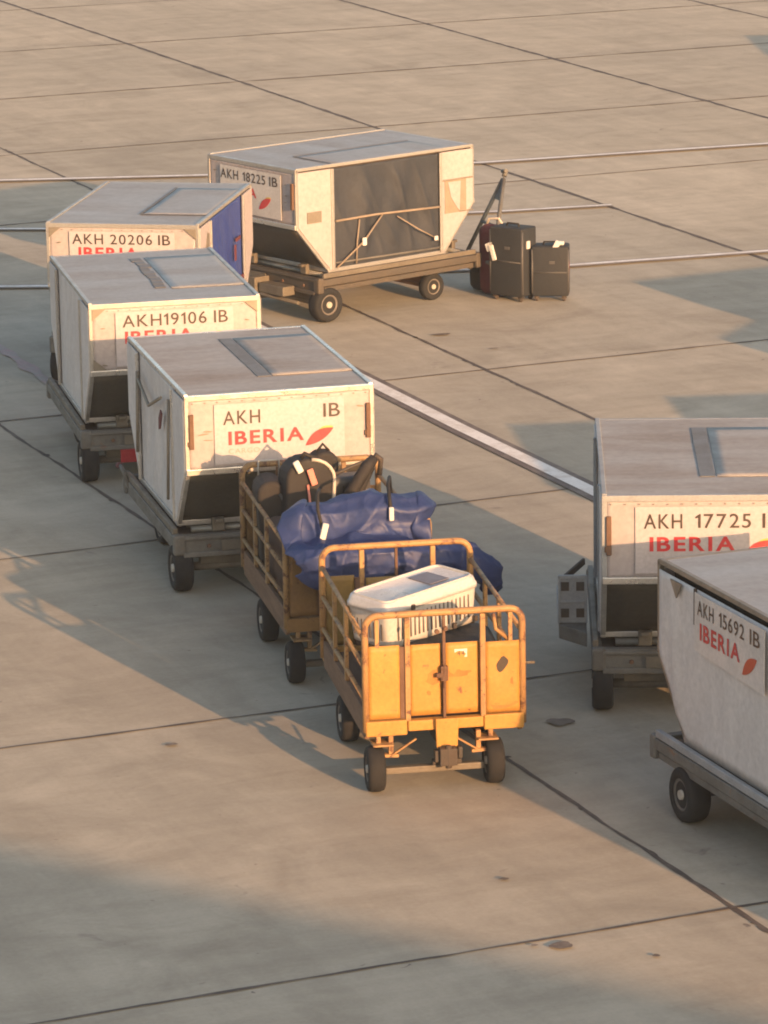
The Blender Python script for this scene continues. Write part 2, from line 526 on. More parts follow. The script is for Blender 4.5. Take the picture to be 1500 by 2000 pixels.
# ------------------------------------------------------------------ ground
g = MB()
g._faces([Vector(v) for v in ((-400, -120, 0), (400, -120, 0), (400, 900, 0), (-400, 900, 0))], [(0, 1, 2, 3)])
tag(g.build('apron', M['concrete']), kind='structure')

def strip_mesh(mb, pts, w, z, jitter=0.0, step=0.12):
    """a ribbon on the ground along a polyline, with a ragged edge"""
    pts = [Vector((p[0], p[1])) for p in pts]
    path = []
    for a, b in zip(pts[:-1], pts[1:]):
        n = max(1, int((b - a).length / step))
        for i in range(n):
            path.append(a + (b - a) * i / n)
    path.append(pts[-1])
    L, R = [], []
    for i, p in enumerate(path):
        t = (path[min(i + 1, len(path) - 1)] - path[max(i - 1, 0)]).normalized()
        n = Vector((-t.y, t.x))
        o = 0.0
        ww = w
        if jitter:
            o = jitter * (mnoise.noise(Vector((p.x * 1.7, p.y * 1.7, w * 50))) * 0.7 + mnoise.noise(Vector((p.x * 7, p.y * 7, 3))) * 0.5)
            ww = w * (1 + 0.8 * max(-0.5, mnoise.noise(Vector((p.x * 3.1, p.y * 3.1, 9)))))
        q1 = p + n * (o + ww / 2)
        q2 = p + n * (o - ww / 2)
        L.append(mb.bm.verts.new((q1.x, q1.y, z)))
        R.append(mb.bm.verts.new((q2.x, q2.y, z)))
    for i in range(len(path) - 1):
        mb.bm.faces.new((L[i], R[i], R[i + 1], L[i + 1]))

JA = [(5.942, 68.673, -67.2, .055), (2.784, 62.632, -67.37, .06), (-0.519, 57.114, -67.08, .06), (-1.409, 45.694, -67.56, .040), (-0.383, 29.752, -67.48, .034)]
JB = [(-4.823, 70.631, 20.5, .04), (0.285, 67.096, 21.73, .045), (0.284, 61.714, 22.57, .05), (0.222, 56.149, 22.37, .042), (3.212, 51.831, 22.7, .034),
      (1.638, 40.006, 23.22, .034), (-2.642, 32.773, 24.0, .024), (-0.383, 28.221, 22.1, .026), (0.584, 23.071, 23.02, .026)]
j = MB()
for x, y, a, w in JA:
    d = Vector((cos(radians(a)), sin(radians(a))))
    c = Vector((x, y))
    s = 26 if y > 40 else 14
    strip_mesh(j, [c - d * s, c + d * s], w, 0.004, 0.018, 0.1)
for q in range(90):
    x, y, a, w = random.choice(JA[3:5])
    d = Vector((cos(radians(a)), sin(radians(a))))
    p = Vector((x, y)) + d * random.uniform(-12, 12)
    n = 7
    rx, ry = random.uniform(.02, .09), random.uniform(.012, .030)
    oo = Vector((-d.y, d.x)) * random.uniform(-.025, .025)
    vs = []
    for m in range(n):
        a2 = 2 * pi * m / n
        k = random.uniform(.6, 1.2)
        v = p + oo + d * (rx * k * cos(a2)) + Vector((-d.y, d.x)) * (ry * k * sin(a2))
        vs.append(Vector((v.x, v.y, .0048)))
    j._faces(vs, [tuple(range(n))])
tag(j.build('slab_joints', M['joint']), kind='structure')
j = MB()
for x, y, a, w in JB:
    d = Vector((cos(radians(a)), sin(radians(a))))
    c = Vector((x, y))
    strip_mesh(j, [c - d * 16, c + d * 16], w, 0.006, 0.014, 0.1)
tag(j.build('cross_joints', M['joint']), kind='structure')

def marking(name, pts, w, border, z, bmat, wmat=None):
    b = MB()
    strip_mesh(b, pts, w + 2 * border, z, 0.0, 0.3)
    tag(b.build(name + '_border', bmat), kind='structure')
    b = MB()
    strip_mesh(b, pts, w, z + 0.004, 0.0, 0.15)
    tag(b.build(name, wmat or M['paint_white']), kind='structure')
marking('apron_guide_line', [(-2.2, 44.2), (-0.23, 39.5), (0.73, 37.13), (1.8, 34.62), (3.6, 30.3)], 0.155, 0.075, 0.010, M['paint_black'])
marking('stand_line', [(-9, 51.7), (-4.88, 51.85), (-2.24, 52.0), (1.38, 52.67), (5.21, 53.87), (9, 55.2)], 0.10, 0.06, 0.020, M['paint_grey'])
marking('stand_line', [(-9, 48.6), (-4.56, 48.24), (-4.0, 48.19), (1.46, 48.9), (2.85, 49.24)], 0.085, 0.05, 0.020, M['paint_grey'])
marking('stand_line', [(-9, 44.6), (-4.23, 44.53), (-3.69, 44.51), (2.18, 45.27), (4.45, 45.96), (8, 47.2)], 0.10, 0.05, 0.020, M['paint_grey'])
b = MB()
strip_mesh(b, [(-5.2, 44.3), (-3.94, 41.22), (-3.28, 39.42), (-2.9, 38.4)], 0.14, 0.010, 0.03)
tag(b.build('faded_red_line', M['paint_red']), kind='structure')

def blob(mb, x, y, rx, ry, rot, z, seed):
    n = 22
    vs = []
    for i in range(n):
        a = 2 * pi * i / n
        k = 1 + 0.45 * mnoise.noise(Vector((cos(a) * 1.3, sin(a) * 1.3, seed)))
        px, py = rx * k * cos(a), ry * k * sin(a)
        vs.append(Vector((x + px * cos(rot) - py * sin(rot), y + px * sin(rot) + py * cos(rot), z)))
    mb._faces(vs, [tuple(range(n))])
b = MB()
for k, (x, y, rx, ry, rot) in enumerate(((1.03, 23.08, .075, .055, .3), (-1.52, 27.28, .045, .03, .2), (1.23, 27.68, .09, .10, .4), (0.62, 41.51, .10, .05, .3),
                                  (0.72, 24.31, .03, .02, 0), (1.58, 22.88, .025, .02, 0), (0.86, 23.09, .025, .015, 0.2), (-0.9, 40.9, .05, .03, .2),
                                  (1.15, 40.75, .05, .025, .3))):
    blob(b, x, y, rx, ry, rot, 0.014, k * 3.7)
tag(b.build('oil_stains', M['oil']), kind='structure')

# ------------------------------------------------------------------ cargo containers
def crease(x, y, z, f):
    """sharp folds: ridges of the noise field"""
    n = mnoise.noise(Vector((x * f, y * f, z * f)))
    return (1 - min(1.0, abs(n) * 2.6)) ** 2
HX, HY, YB, ZM, ZT = 0.765, 1.22, 0.78, 0.52, 1.14
PROF = [(-YB, 0), (YB, 0), (HY, ZM), (HY, ZT), (-HY, ZT), (-HY, ZM)]
BED = 0.52

def container(label, x, y, rz, cfg):
    """origin on the bed; text ends face -y and +y, door faces -x and +x"""
    t = thing('cargo_container', label, 'cargo container', (x, y, BED), rz, 'half-size air cargo containers on dollies')
    panel, roofm, rail = cfg.get('panel', M['panel']), cfg.get('roof', M['roof_grey']), cfg.get('rail', M['alu'])
    # inner shell so nothing is see-through
    b = MB()
    ins = [(-YB + .03, .03), (YB - .03, .03), (HY - .03, ZM + .005), (HY - .03, ZT - .02), (-HY + .03, ZT - .02), (-HY + .03, ZM + .005)]
    b.prism(ins, lambda a, c, s: (s, a, c), -HX + .11, HX - .11)
    b.build('shell', M['steel_dark'], t)
    # base plate and edge frame
    b = MB()
    b.span((-HX - .004, -YB - .03, -0.0), (HX + .004, YB + .03, .045))
    b.build('base_plate', M['alu'], t, 0.006)
    fr = MB()
    e = 0.036
    for s in (-1, 1):
        for (a, c) in zip(PROF, PROF[1:] + PROF[:1]):
            if a[1] == 0 and c[1] == 0:
                continue
            fr.beam((s * (HX - e / 2), a[0] * .992, a[1]), (s * (HX - e / 2), c[0] * .992, c[1]), e, e, (1, 0, 0))
        fr.beam((-HX, s * (HY - .012), ZT - .015), (HX, s * (HY - .012), ZT - .015), .042, .046)
    fr.build('edge_frame', rail, t, 0.005)
    for s in (-1, 1):
        br = MB()
        br.beam((-HX + .004, s * (HY - .002), ZM + .012), (HX - .004, s * (HY - .002), ZM + .012), .048, .05)
        br.build('bottom_rail', cfg.get('low_rail', M['alu_bright']), t, 0.006)
    # roof sheet, raised half panel and gutter strip
    b = MB()
    nu, nv = 18, 24
    def rf(u, v):
        xx, yy = (u * 2 - 1) * (HX - .012), (v * 2 - 1) * (HY - .012)
        edge = min(1, (1 - abs(u * 2 - 1)) * 4) * min(1, (1 - abs(v * 2 - 1)) * 4)
        return (xx, yy, ZT + .006 + edge * .002 * mnoise.noise(Vector((xx * 2.3, yy * 1.7, x * 3 + y))))
    b.grid(rf, nu, nv)
    roof = b.build('roof', roofm, t)
    b = MB()
    def rp(u, v):
        xx, yy = .07 + u * (HX - .085), -.68 + v * 1.56
        return (xx, yy, ZT + .0105 + .0006 * mnoise.noise(Vector((xx * 3, yy * 2, y))))
    b.grid(rp, 8, 14)
    rp_o = b.build('roof_flap', roofm, roof, solid=0.002)
    b = MB()
    if cfg.get('ragged'):
        for k in range(9):
            yy = -.62 + k * .165
            b.box((-.005 + .02 * random.uniform(-1, 1), yy + .08, ZT + .0115), (.085 + .03 * random.random(), .158, .005))
    else:
        b.span((-.055, -.68, ZT + .008), (.055, .88, ZT + .0125))
    if not cfg.get('thin_strip'):
        b.build('gutter_strip', M['strip'], roof, 0.004)
    else:
        b.bm.clear()
        b.span((.045, -.70, ZT + .014), (.07, .88, ZT + .017))
        b.span((.07, -.712, ZT + .014), (HX - .02, -.682, ZT + .015))
        b.build('gutter_strip', M['strip'], roof, 0.003)
    # end panels with sticker, lettering and emblem; sloping lower panels
    for s in (-1, 1):
        b = MB()
        def ep(u, v):
            xx, zz = (u * 2 - 1) * (HX - .03), ZM + .035 + v * (ZT - ZM - .07)
            edge = min(1, (1 - abs(u * 2 - 1)) * 3) * min(1, (1 - abs(v * 2 - 1)) * 3)
            return (xx, s * (HY - .006) + s * edge * (.012 * mnoise.noise(Vector((xx * 2.5, zz * 3, x + y))) - .010 * max(0, mnoise.noise(Vector((xx * 5, zz * 6, y))) - .2)), zz)
        b.grid(ep, 40, 20)
        ep_o = b.build('end_panel', panel, t, solid=0.012)
        lp = MB()
        n = Vector((0, s * ZM, -(HY - YB))).normalized()
        def lw(u, v):
            yy = s * (YB + .01 + v * (HY - YB - .03))
            zz = .035 + v * (ZM - .05)
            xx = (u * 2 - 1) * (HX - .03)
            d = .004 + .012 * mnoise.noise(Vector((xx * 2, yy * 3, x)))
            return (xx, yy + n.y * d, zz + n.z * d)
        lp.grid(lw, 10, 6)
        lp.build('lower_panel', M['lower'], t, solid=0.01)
        if s == -1 or cfg.get('both_ends'):
            end_marks(ep_o, s, cfg)
            for k in range(15):
                rv = MB()
                xx = -.70 + k * .1
                rv.lathe([(.006, 0), (.005, .004)], (xx, s * (HY + .012), ZT - .055), (0, s, 0), 6)
                rv.build('rivet', M['gusset'], ep_o)
            for q in range(4):
                sc = MB()
                rs = random.Random(int(x * 100) + q * 7 + 3)
                ax_, az_ = rs.choice((-.66, -.62, .58, .62)), rs.uniform(ZM + .07, ZT - .12)
                ln, wd, an = rs.uniform(.03, .09), rs.uniform(.003, .009), rs.uniform(-.5, .5)
                pol = [(ax_ + cos(an) * ln * tt - sin(an) * wd * ww, az_ + sin(an) * ln * tt * .4 + cos(an) * wd * ww) for tt, ww in ((0, 0), (.3, -1), (.8, -.6), (1, 0), (.6, .8), (.2, .7))]
                sc.prism(pol, lambda a, c, qq: (a, s * qq, c), HY + .0125, HY + .0165)
                sc.build('scuff', M['gusset'], ep_o)
            for gx, gz in cfg.get('gussets', ()):
                gm = MB()
                dz = -1 if gz > .8 else 1
                pol = [(gx * .735, gz), (gx * .735 - gx * .12, gz), (gx * .735, gz + dz * .10)]
                gm.prism(pol, lambda a, c, q: (a, s * q, c), HY + .008, HY + .018)
                gm.build('corner_gusset', M['gusset'], ep_o)
            for gx in cfg.get('hinges', ()):
                hm = MB()
                hm.span((gx * .715 - .018, s * (HY + .006), .72), (gx * .715 + .018, s * (HY + .03), 1.0))
                hm.span((gx * .715 - .03, s * (HY + .006), .74), (gx * .715 + .006, s * (HY + .022), .78))
                hm.build('door_hinge', M['rust'], ep_o, 0.004)
    # door faces: two flat wing panels and a curtain (or one full sheet)
    for s in (-1, 1):
        kind = cfg.get('door', 'white')
        X = s * (HX - .004)
        if kind == 'sheet':
            sh = MB()
            pol = [(-YB + .03, .02), (YB - .03, .02), (HY - .03, ZM), (HY - .03, ZT - .05), (-HY + .03, ZT - .05), (-HY + .03, ZM)]
            def sheet(u, v):
                zz = .02 + v * (ZT - .07)
                half = YB - .02 + (HY - YB) * min(1, max(0, (zz) / ZM))
                yy = (u * 2 - 1) * (half - .015)
                fold = .030 * math.exp(-((abs(yy) - .98 + .1 * (1 - v)) / .05) ** 2) + .014 * mnoise.noise(Vector((yy * 2.2, zz * 1.4, 5)))
                return (X + s * (.006 + fold * sin(pi * min(1, v * 1.2))), yy, zz)
            sh.grid(sheet, 56, 20)
            so = sh.build('door_sheet', M['curtain_white'], t, solid=0.006)
            if s == -1:
                door_marks(so, s, cfg)
                gm = MB()
                gm.prism([(.80, 1.08), (.97, 1.08), (.88, .97)], lambda a, c, q: (s * q, a, c), HX + .02, HX + .03)
                gm.build('torn_gusset', M['gusset'], so)
                gm = MB()
                gm.span((s * (HX + .012), .595, .86), (s * (HX + .03), .612, 1.10))
                gm.build('door_seam', M['steel_dark'], so)
            continue
        for q in (-1, 1):
            w = MB()
            pol = [(q * .745, .02), (q * (YB - .005), .02), (q * (HY - .018), ZM + .005), (q * (HY - .018), ZT - .03), (q * .745, ZT - .03)]
            w.prism(pol, lambda a, c, d: (X + s * d, a, c), -.006, .012)
            wo = w.build('wing_panel', cfg.get('wing', M['panel_clean']), t, 0.004)
            if cfg.get('patches') and s == 1:
                pm = MB()
                if q == -1:
                    pm.span((HX + .012, -1.09, .56), (HX + .018, -.90, .68))
                    pm.build('data_plate', M['gusset'], wo)
                else:
                    pm.span((HX + .012, .80, .44), (HX + .016, 1.10, .80))
                    pm.build('torn_sticker', M['strap'], wo)
                    pm = MB()
                    pm.prism([(.84, .78), (.88, .62), (.96, .50), (1.00, .46), (1.02, .78)], lambda a, c, d: (d, a, c), HX + .018, HX + .022)
                    pm.build('sticker_remnant', M['panel'], wo)
                    pm = MB()
                    pm.span((HX + .014, .76, .795), (HX + .024, 1.19, .81))
                    pm.span((HX + .014, 1.0, .44), (HX + .024, 1.19, .45))
                    pm.build('panel_seam', M['gusset'], wo)
            if cfg.get('scuff') and s == 1 and q == -1:
                pm = MB()
                pm.prism([(-1.02, .82), (-.85, .80), (-.83, .99), (-.90, 1.02)], lambda a, c, d: (d, a, c), HX + .012, HX + .017)
                pm.build('worn_patch', M['gusset'], wo)
        cu = MB()
        amp = cfg.get('fold', .018)
        def curt(u, v):
            yy = (u * 2 - 1) * .745
            zz = .015 + v * (ZT - .05)
            ph = mnoise.noise(Vector((yy * 3.0, zz * .8, x * 2 + s)))
            ph2 = mnoise.noise(Vector((yy * 5 + zz * 4, zz * 2.0, 7 + s)))
            mid = sin(pi * v) * (1 - abs(u * 2 - 1) ** 4)
            return (X - s * .012 + s * mid * (amp * ph * 1.4 + amp * .6 * ph2 + amp * .9 * (crease(yy + .35 * zz, 0, zz * .25 + x, 2.6) - .3)), yy, zz)
        cu.grid(curt, 90, 40)
        co = cu.build('curtain', cfg.get('curtain', M['curtain_white']), t, solid=0.004)
        for q in (-1, 1):
            side_posts = MB()
            side_posts.span((X + s * .004, q * .745 - .018, .03), (X + s * .026, q * .745 + .018, ZT - .03))
            side_posts.build('door_post', rail, t, 0.004)
        if cfg.get('straps') and s == 1:
            st = MB()
            st.tube([(HX + .03, -.72, .55), (HX + .045, -.2, .56), (HX + .04, .3, .545), (HX + .03, .72, .53)], .013, 6)
            st.tube([(HX + .03, -.08, .55), (HX + .05, -.36, .29), (HX + .035, -.72, .05)], .010, 6)
            st.tube([(HX + .03, .12, .50), (HX + .04, .40, .33), (HX + .03, .63, .21)], .008, 6)
            st.tube([(HX + .03, -.40, .53), (HX + .035, -.44, .30), (HX + .03, -.45, .06)], .009, 6)
            st.build('curtain_strap', M['strap'], co)
            hk = MB()
            hk.box((HX + .06, -.36, .29), (.02, .055, .085))
            hk.build('strap_buckle', M['tag'], co, 0.008)
            hk = MB()
            hk.box((HX + .05, .64, .20), (.02, .05, .05))
            hk.build('strap_buckle', M['tag'], co, 0.008)
            hm = MB()
            hm.tube([(HX + .012, -.72, .10), (HX + .02, .72, .085)], .012, 6)
            hm.build('hem_bar', M['steel'], co)
        if cfg.get('red_bits') and s == 1:
            for (yy, zz, w_, h_) in ((.44, .72, .2, .035), (-.15, .52, .13, .06), (.55, .30, .2, .05), (.30, .60, .05, .16)):
                hk = MB()
                hk.box((HX + .02, yy, zz), (.012, w_, h_))
                hk.build('red_tie', M['maroon'], co)
        if s == -1 and cfg.get('leaf_mark'):
            hk = MB()
            hk.prism([(-.27, .68), (-.33, .70), (-.42, .84), (-.36, .86), (-.28, .78)], lambda a, c, d: (-d, a, c), HX + .022, HX + .032)
            hk.build('emblem', M['maroon'], co)
        if s == -1 and cfg.get('side_gear'):
            hk = MB()
            hk.tube([(-HX - .03, .60, .92), (-HX - .04, .1, .80), (-HX - .04, -.45, .98)], .014, 6)
            hk.tube([(-HX - .03, .62, .98), (-HX - .05, .60, .3)], .016, 6)
            hk.tube([(-HX - .03, -.72, 1.02), (-HX - .05, -.70, .2)], .013, 6)
            hk.build('curtain_strap', M['gusset'], co)
    return t

def end_marks(ep, s, cfg):
    fn0 = lambda u, v, d: (-s * u, s * (HY + d), v)      # u runs to the reader's right
    sx0, sz0, sx1, sz1 = cfg.get('sticker', (-.53, .585, .52, 1.065))
    b = MB()
    b.prism([(sx0, sz0), (sx1, sz0), (sx1, sz1), (sx0, sz1)], lambda a, c, q: fn0(a, c, q), .010, .0155)
    b.build('sticker', cfg.get('stick_mat', M['sticker']), ep)
    for word, box in cfg['words']:
        b = MB()
        put_text(b, word, box, lambda u, v: fn0(u, v, .0185), 0.008)
        b.build('lettering', M['ink'], ep)
    for name, bold, mat, items in (('wordmark', 0.026, M['red_ink'], cfg.get('red', ())), ('small_wordmark', 0.0, M['pale_red'], cfg.get('pale', ()))):
        if items:
            b = MB()
            for word, box in items:
                put_text(b, word, box, lambda u, v: fn0(u, v, .0185), bold)
            b.build(name, mat, ep)
    if cfg.get('leaf'):
        b = MB()
        b.prism(leaf_poly(*cfg['leaf']), lambda a, c, q: fn0(a, c, q), .016, .019)
        b.build('emblem', M['red_ink'], ep)
        b = MB()
        l = cfg['leaf']
        b.prism(leaf_poly(l[0] + .08, l[1] + .085, l[2] + .0, l[3] + .012), lambda a, c, q: fn0(a, c, q), .0155, .0185)
        b.build('emblem_edge', M['yellow_ink'], ep)

def door_marks(so, s, cfg):
    fn0 = lambda u, v, d: (s * (HX + d), -u, v)           # reader stands on the -x side
    b = MB()
    b.prism([(-.585, .70), (.42, .66), (.42, 1.085), (-.585, 1.085)], lambda a, c, q: fn0(a, c, q), .030, .036)
    b.build('sticker', M['sticker_grey'], so)
    for word, box in cfg['words_door']:
        b = MB()
        put_text(b, word, box, lambda u, v: fn0(u, v, .039), 0.008)
        b.build('lettering', M['ink'], so)
    b = MB()
    put_text(b, 'IBERIA', (-.50, .785, .08, .90), lambda u, v: fn0(u, v, .039), 0.026)
    b.build('wordmark', M['red_ink'], so)
    b = MB()
    b.prism(leaf_poly(.12, .72, .32, .865), lambda a, c, q: fn0(a, c, q), .037, .041)
    b.build('emblem', M['orange_ink'], so)

# ------------------------------------------------------------------ dollies
def wheel(parent, name, c, r, w, axis, hub=True, flip=1):
    """tyre part with a rim sub-part"""
    b = MB()
    h = w / 2
    prof = [(r * .56, -h * .80), (r * .60, -h), (r * .86, -h), (r * .95, -h * .86), (r * 1.0, -h * .5), (r * 1.005, 0),
            (r * 1.0, h * .5), (r * .95, h * .86), (r * .86, h), (r * .60, h), (r * .56, h * .80)]
    b.lathe(prof, c, axis, 30)
    o = b.build(name, M['tyre'], parent)
    b = MB()
    b.lathe([(r * .585, -h * .70), (r * .585, -h * .9), (r * .50, -h * .9), (r * .44, -h * .55), (r * .20, -h * .5), (r * .20, h * .5), (r * .44, h * .55),
             (r * .50, h * .9), (r * .585, h * .9), (r * .585, h * .70)], c, axis, 24)
    b.build('rim', M['rim'], o)
    if hub:
        b = MB()
        b.lathe([(r * .17, -h * 1.02), (r * .19, -h * .7), (r * .19, h * .7), (r * .17, h * 1.02)], c, axis, 12)
        b.build('hub', M['hub'], o)
    return o

def dolly(label, x, y, rz, cfg):
    t = thing('container_dolly', label, 'dolly', (x, y, 0), rz, 'low dollies under the cargo containers')
    sm, em = cfg.get('side', M['steel']), cfg.get('end', M['steel'])
    Y0, Y1 = cfg.get('y0', -.95), cfg.get('y1', 1.22)
    XW = .83
    b = MB()
    b.span((-XW + .07, Y0 + .07, .36), (XW - .07, Y1 - .07, .455))
    b.build('deck', M['steel_dark'], t)
    b = MB()
    n = 12
    for k in range(n):
        yy = Y0 + .13 + k * (Y1 - Y0 - .26) / (n - 1)
        b.lathe([(.028, -.66), (.028, .66)], (0, yy, .487), (1, 0, 0), 10)
    b.build('roller_bed', M['roller'], t)
    for s in (-1, 1):
        b = MB()
        b.span((s * XW - s * .07, Y0, .395), (s * XW, Y1, .470))
        b.span((s * XW - s * .045, Y0 + .05, .33), (s * XW - s * .02, Y1 - .05, .383))
        b.build('side_rail', sm, t, 0.008)
        lip = MB()
        lip.span((s * XW - s * .045, Y0 + .03, .478), (s * XW - s * .005, Y1 - .03, .530))
        lip.build('guide_lip', cfg.get('lip', M['steel_tan']), t, 0.006)
    for s, yy in ((-1, Y0), (1, Y1)):
        b = MB()
        b.span((-XW + .073, yy - .03, .31), (XW - .073, yy + .045, .478))
        b.span((-XW + .073, yy - .052, .30), (XW - .073, yy - .033, .345))
        b.span((-XW + .073, yy - .05, .44), (XW - .073, yy - .033, .47))
        b.build('end_beam', em, t, 0.010)
        for q in (-.55, -.2, .22, .58):
            c = MB()
            c.lathe([(.018, 0), (.014, .012)], (q, yy + s * .05, .39), (0, s, 0), 8)
            c.build('bolt', M['rust'], t)
        c = MB()
        c.span((-.45, yy + s * .046, .345), (-.08, yy + s * .058, .43))
        c.build('patch_plate', M['steel_tan'], t, 0.004)
        for q in (-1, 1):
            c = MB()
            c.box((q * (XW - .045), yy + s * .01, .405), (.10, .08, .17))
            c.build('corner_bumper', sm, t, 0.02)
        for q in (-.45, .45):
            c = MB()
            c.box((q, yy - s * .07, .535), (.10, .05, .11))
            c.box((q, yy - s * .045, .575), (.07, .09, .03))
            c.build('container_stop', cfg.get('stop', M['steel_tan']), t, 0.008)
    # rear (toward -y) fixed axle with large wheels, front axle on a turntable with small wheels
    yw = cfg.get('yw', Y0 + .10)
    for s in (-1, 1):
        wheel(t, 'wheel', (s * .755, yw, .19), .19, .15, (1, 0, 0))
    b = MB()
    b.tube([(-.70, yw, .19), (.70, yw, .19)], .035, 10)
    b.beam((-.6, yw, .27), (.6, yw, .27), .10, .10)
    b.build('rear_axle', M['steel_tan'], t)
    st = cfg.get('steer', 0.12)
    yf = Y1 - .48
    ax = Vector((cos(st), sin(st), 0))
    for s in (-1, 1):
        c = Vector((0, yf, .15)) + ax * s * .60
        wheel(t, 'wheel', c, .15, .10, ax)
    b = MB()
    b.tube([Vector((0, yf, .15)) - ax * .56, Vector((0, yf, .15)) + ax * .56], .03, 10)
    b.beam(Vector((0, yf, .22)) - ax * .5, Vector((0, yf, .22)) + ax * .5, .12, .07)
    b.lathe([(.26, 0), (.26, .07)], (0, yf, .262), (0, 0, 1), 24)
    b.build('front_axle', M['rust'], t)
    # coupling at the rear end
    b = MB()
    b.box((.20, Y0 - .12, .31), (.42, .16, .10))
    b.box((-.10, Y0 - .13, .29), (.12, .20, .24))
    b.tube([(.02, Y0 - .20, .24), (.55, Y0 - .10, .20)], .022, 8)
    b.build('hitch', cfg.get('hitch', M['steel_tan']), t, 0.008)
    if cfg.get('red'):
        b = MB()
        b.box((-.36, Y0 - .06, .245), (.26, .02, .12))
        b.build('reflector', M['red_plate'], t, 0.006)
    if cfg.get('bar') == 'raised':
        b = MB()
        ap = Vector((.45, 1.93, 1.20))
        l1, l2 = Vector((.25, 1.54, .36)), Vector((.95, 1.33, .36))
        b.tube([l1, l1.lerp(ap, .97)], .024, 8)
        b.tube([l2, l2.lerp(ap, .97)], .024, 8)
        b.tube([l1, l2], .024, 8)
        b.tube([l1.lerp(ap, .42), l2.lerp(ap, .42)], .018, 8)
        b.prism([(0, 0), (1, 0), (0, 1)], lambda a, c, q: ap.lerp(l1, .28 * a).lerp(ap.lerp(l2, .28), c) + Vector((0, q, 0)), -.008, .008)
        b.tube([ap, ap + (ap - l1.lerp(l2, .5)).normalized() * .07], .028, 8)
        b.tube([ap + Vector((-.05, .02, .05)), ap + Vector((.06, -.02, .07))], .022, 8)
        b.tube([l1.lerp(l2, .4), (.5, 1.24, .36)], .03, 8)
        b.build('tow_bar', M['steel'], t)
    elif cfg.get('bar') == 'none':
        pass
    else:
        b = MB()
        L = cfg.get('bar_len', 1.15)
        sy = sin(st)
        for s in (-1, 1):
            b.tube([(s * .30, yf + .2, .22), (s * .05 - st * L * .6, Y1 + L * .75, .20)], .024, 8)
        b.tube([(-st * L * .6, Y1 + L * .70, .20), (-st * L * .8, Y1 + L, .20)], .03, 8)
        b.lathe([(.055, -.015), (.055, .015)], (-st * L * .85, Y1 + L + .05, .20), (0, 0, 1), 14)
        b.build('tow_bar', M['steel'], t)
    if cfg.get('handle'):
        b = MB()
        b.tube([(-XW + .02, 1.0, .40), (-XW - .03, 1.06, .55), (-XW - .035, 1.16, .58)], .018, 8)
        ho = b.build('brake_lever', M['steel'], t)
        b = MB()
        b.tube([(-XW - .035, 1.16, .58), (-XW - .035, 1.26, .56)], [.024, .028], 8)
        b.build('grip', M['maroon'], ho)
    if cfg.get('platform'):
        b = MB()
        b.prism([(-.86, -.62), (-1.06, -.38), (-1.06, .55), (-.86, .60)], lambda a, c, q: (a, c, q), .39, .50)
        po = b.build('side_platform', M['steel'], t, 0.01)
        b = MB()
        b.span((-1.06, -.36, .504), (-.86, -.33, .86))
        b.span((-1.07, -.365, .504), (-1.045, .5, .56))
        b.span((-1.065, -.372, .655), (-.855, -.361, .675))
        b.span((-1.065, -.372, .835), (-.855, -.361, .865))
        b.span((-1.068, -.372, .504), (-1.048, -.361, .86))
        b.span((-.872, -.372, .504), (-.852, -.361, .86))
        sp = b.build('step_plate', M['steel_blue'], po, 0.004)
        for zz in (.58, .78):
            for xx in (-1.015, -.905):
                b = MB()
                b.box((xx, -.364, zz), (.058, .012, .065))
                b.build('cut_out', M['steel_dark'], sp)
        b = MB()
        b.beam((-1.03, -.25, .80), (-.87, .05, .86), .02, .05)
        b.build('fold_arm', M['steel_dark'], po, 0.004)
    return t

C_ = M
# AKH 20206
CFG2 = dict(words=[('AKH', (-.50, .945, -.19, 1.045)), ('20206', (-.12, .945, .30, 1.045)), ('IB', (.36, .945, .48, 1.045))],
            red=[('IBERIA', (-.44, .80, .16, .915))], leaf=(.20, .73, .42, .87), gussets=((-1, 1.105), (1, 1.105)),
            curtain=M['curtain_blue'], wing=M['panel_clean'], red_bits=True, thin_strip=True, scuff=True, roof=M['roof_grey'])
container('cargo container numbered 20206 with a blue side curtain', -2.279, 40.209, -.182, CFG2)
dolly('dolly under the blue-curtained container, mostly hidden behind other containers', -2.279, 40.209, -.182, dict())
# AKH 19106
CFG3 = dict(words=[('AKH19106', (-.47, .93, .28, 1.04)), ('IB', (.345, .93, .47, 1.04))],
            red=[('IBERIA', (-.45, .785, .16, .895))], leaf=(.22, .71, .42, .84), gussets=((-1, 1.105), (1, 1.105), (-1, .56)),
            curtain=M['curtain_white'], wing=M['curtain_white'], ragged=True, roof=M['roof_grey'])
container('grey-roofed cargo container numbered 19106 with a jagged dark roof strip', -2.069, 36.274, .214, CFG3)
dolly('dolly with a red reflector under the container numbered 19106', -2.069, 36.274, .214, dict(steer=.1, red=True))
# AKH (number missing)
CFG4 = dict(words=[('AKH', (-.46, .90, -.16, 1.01)), ('IB', (.35, .91, .485, 1.02))],
            red=[('IBERIA', (-.42, .735, .19, .845))], pale=[('CARGO', (-.42, .665, -.17, .705))], leaf=(.20, .69, .43, .82),
            hinges=(-1, 1), curtain=M['curtain_white'], wing=M['curtain_white'], roof=M['roof_dusty'], leaf_mark=True, side_gear=True, rail=M['alu_bright'])
container('cargo container with no number, its AKH and IB letters wide apart', -1.101, 32.482, .24, CFG4)
dolly('dolly with a side brake lever under the unnumbered container', -1.101, 32.482, .24, dict(handle=True, steer=.1))
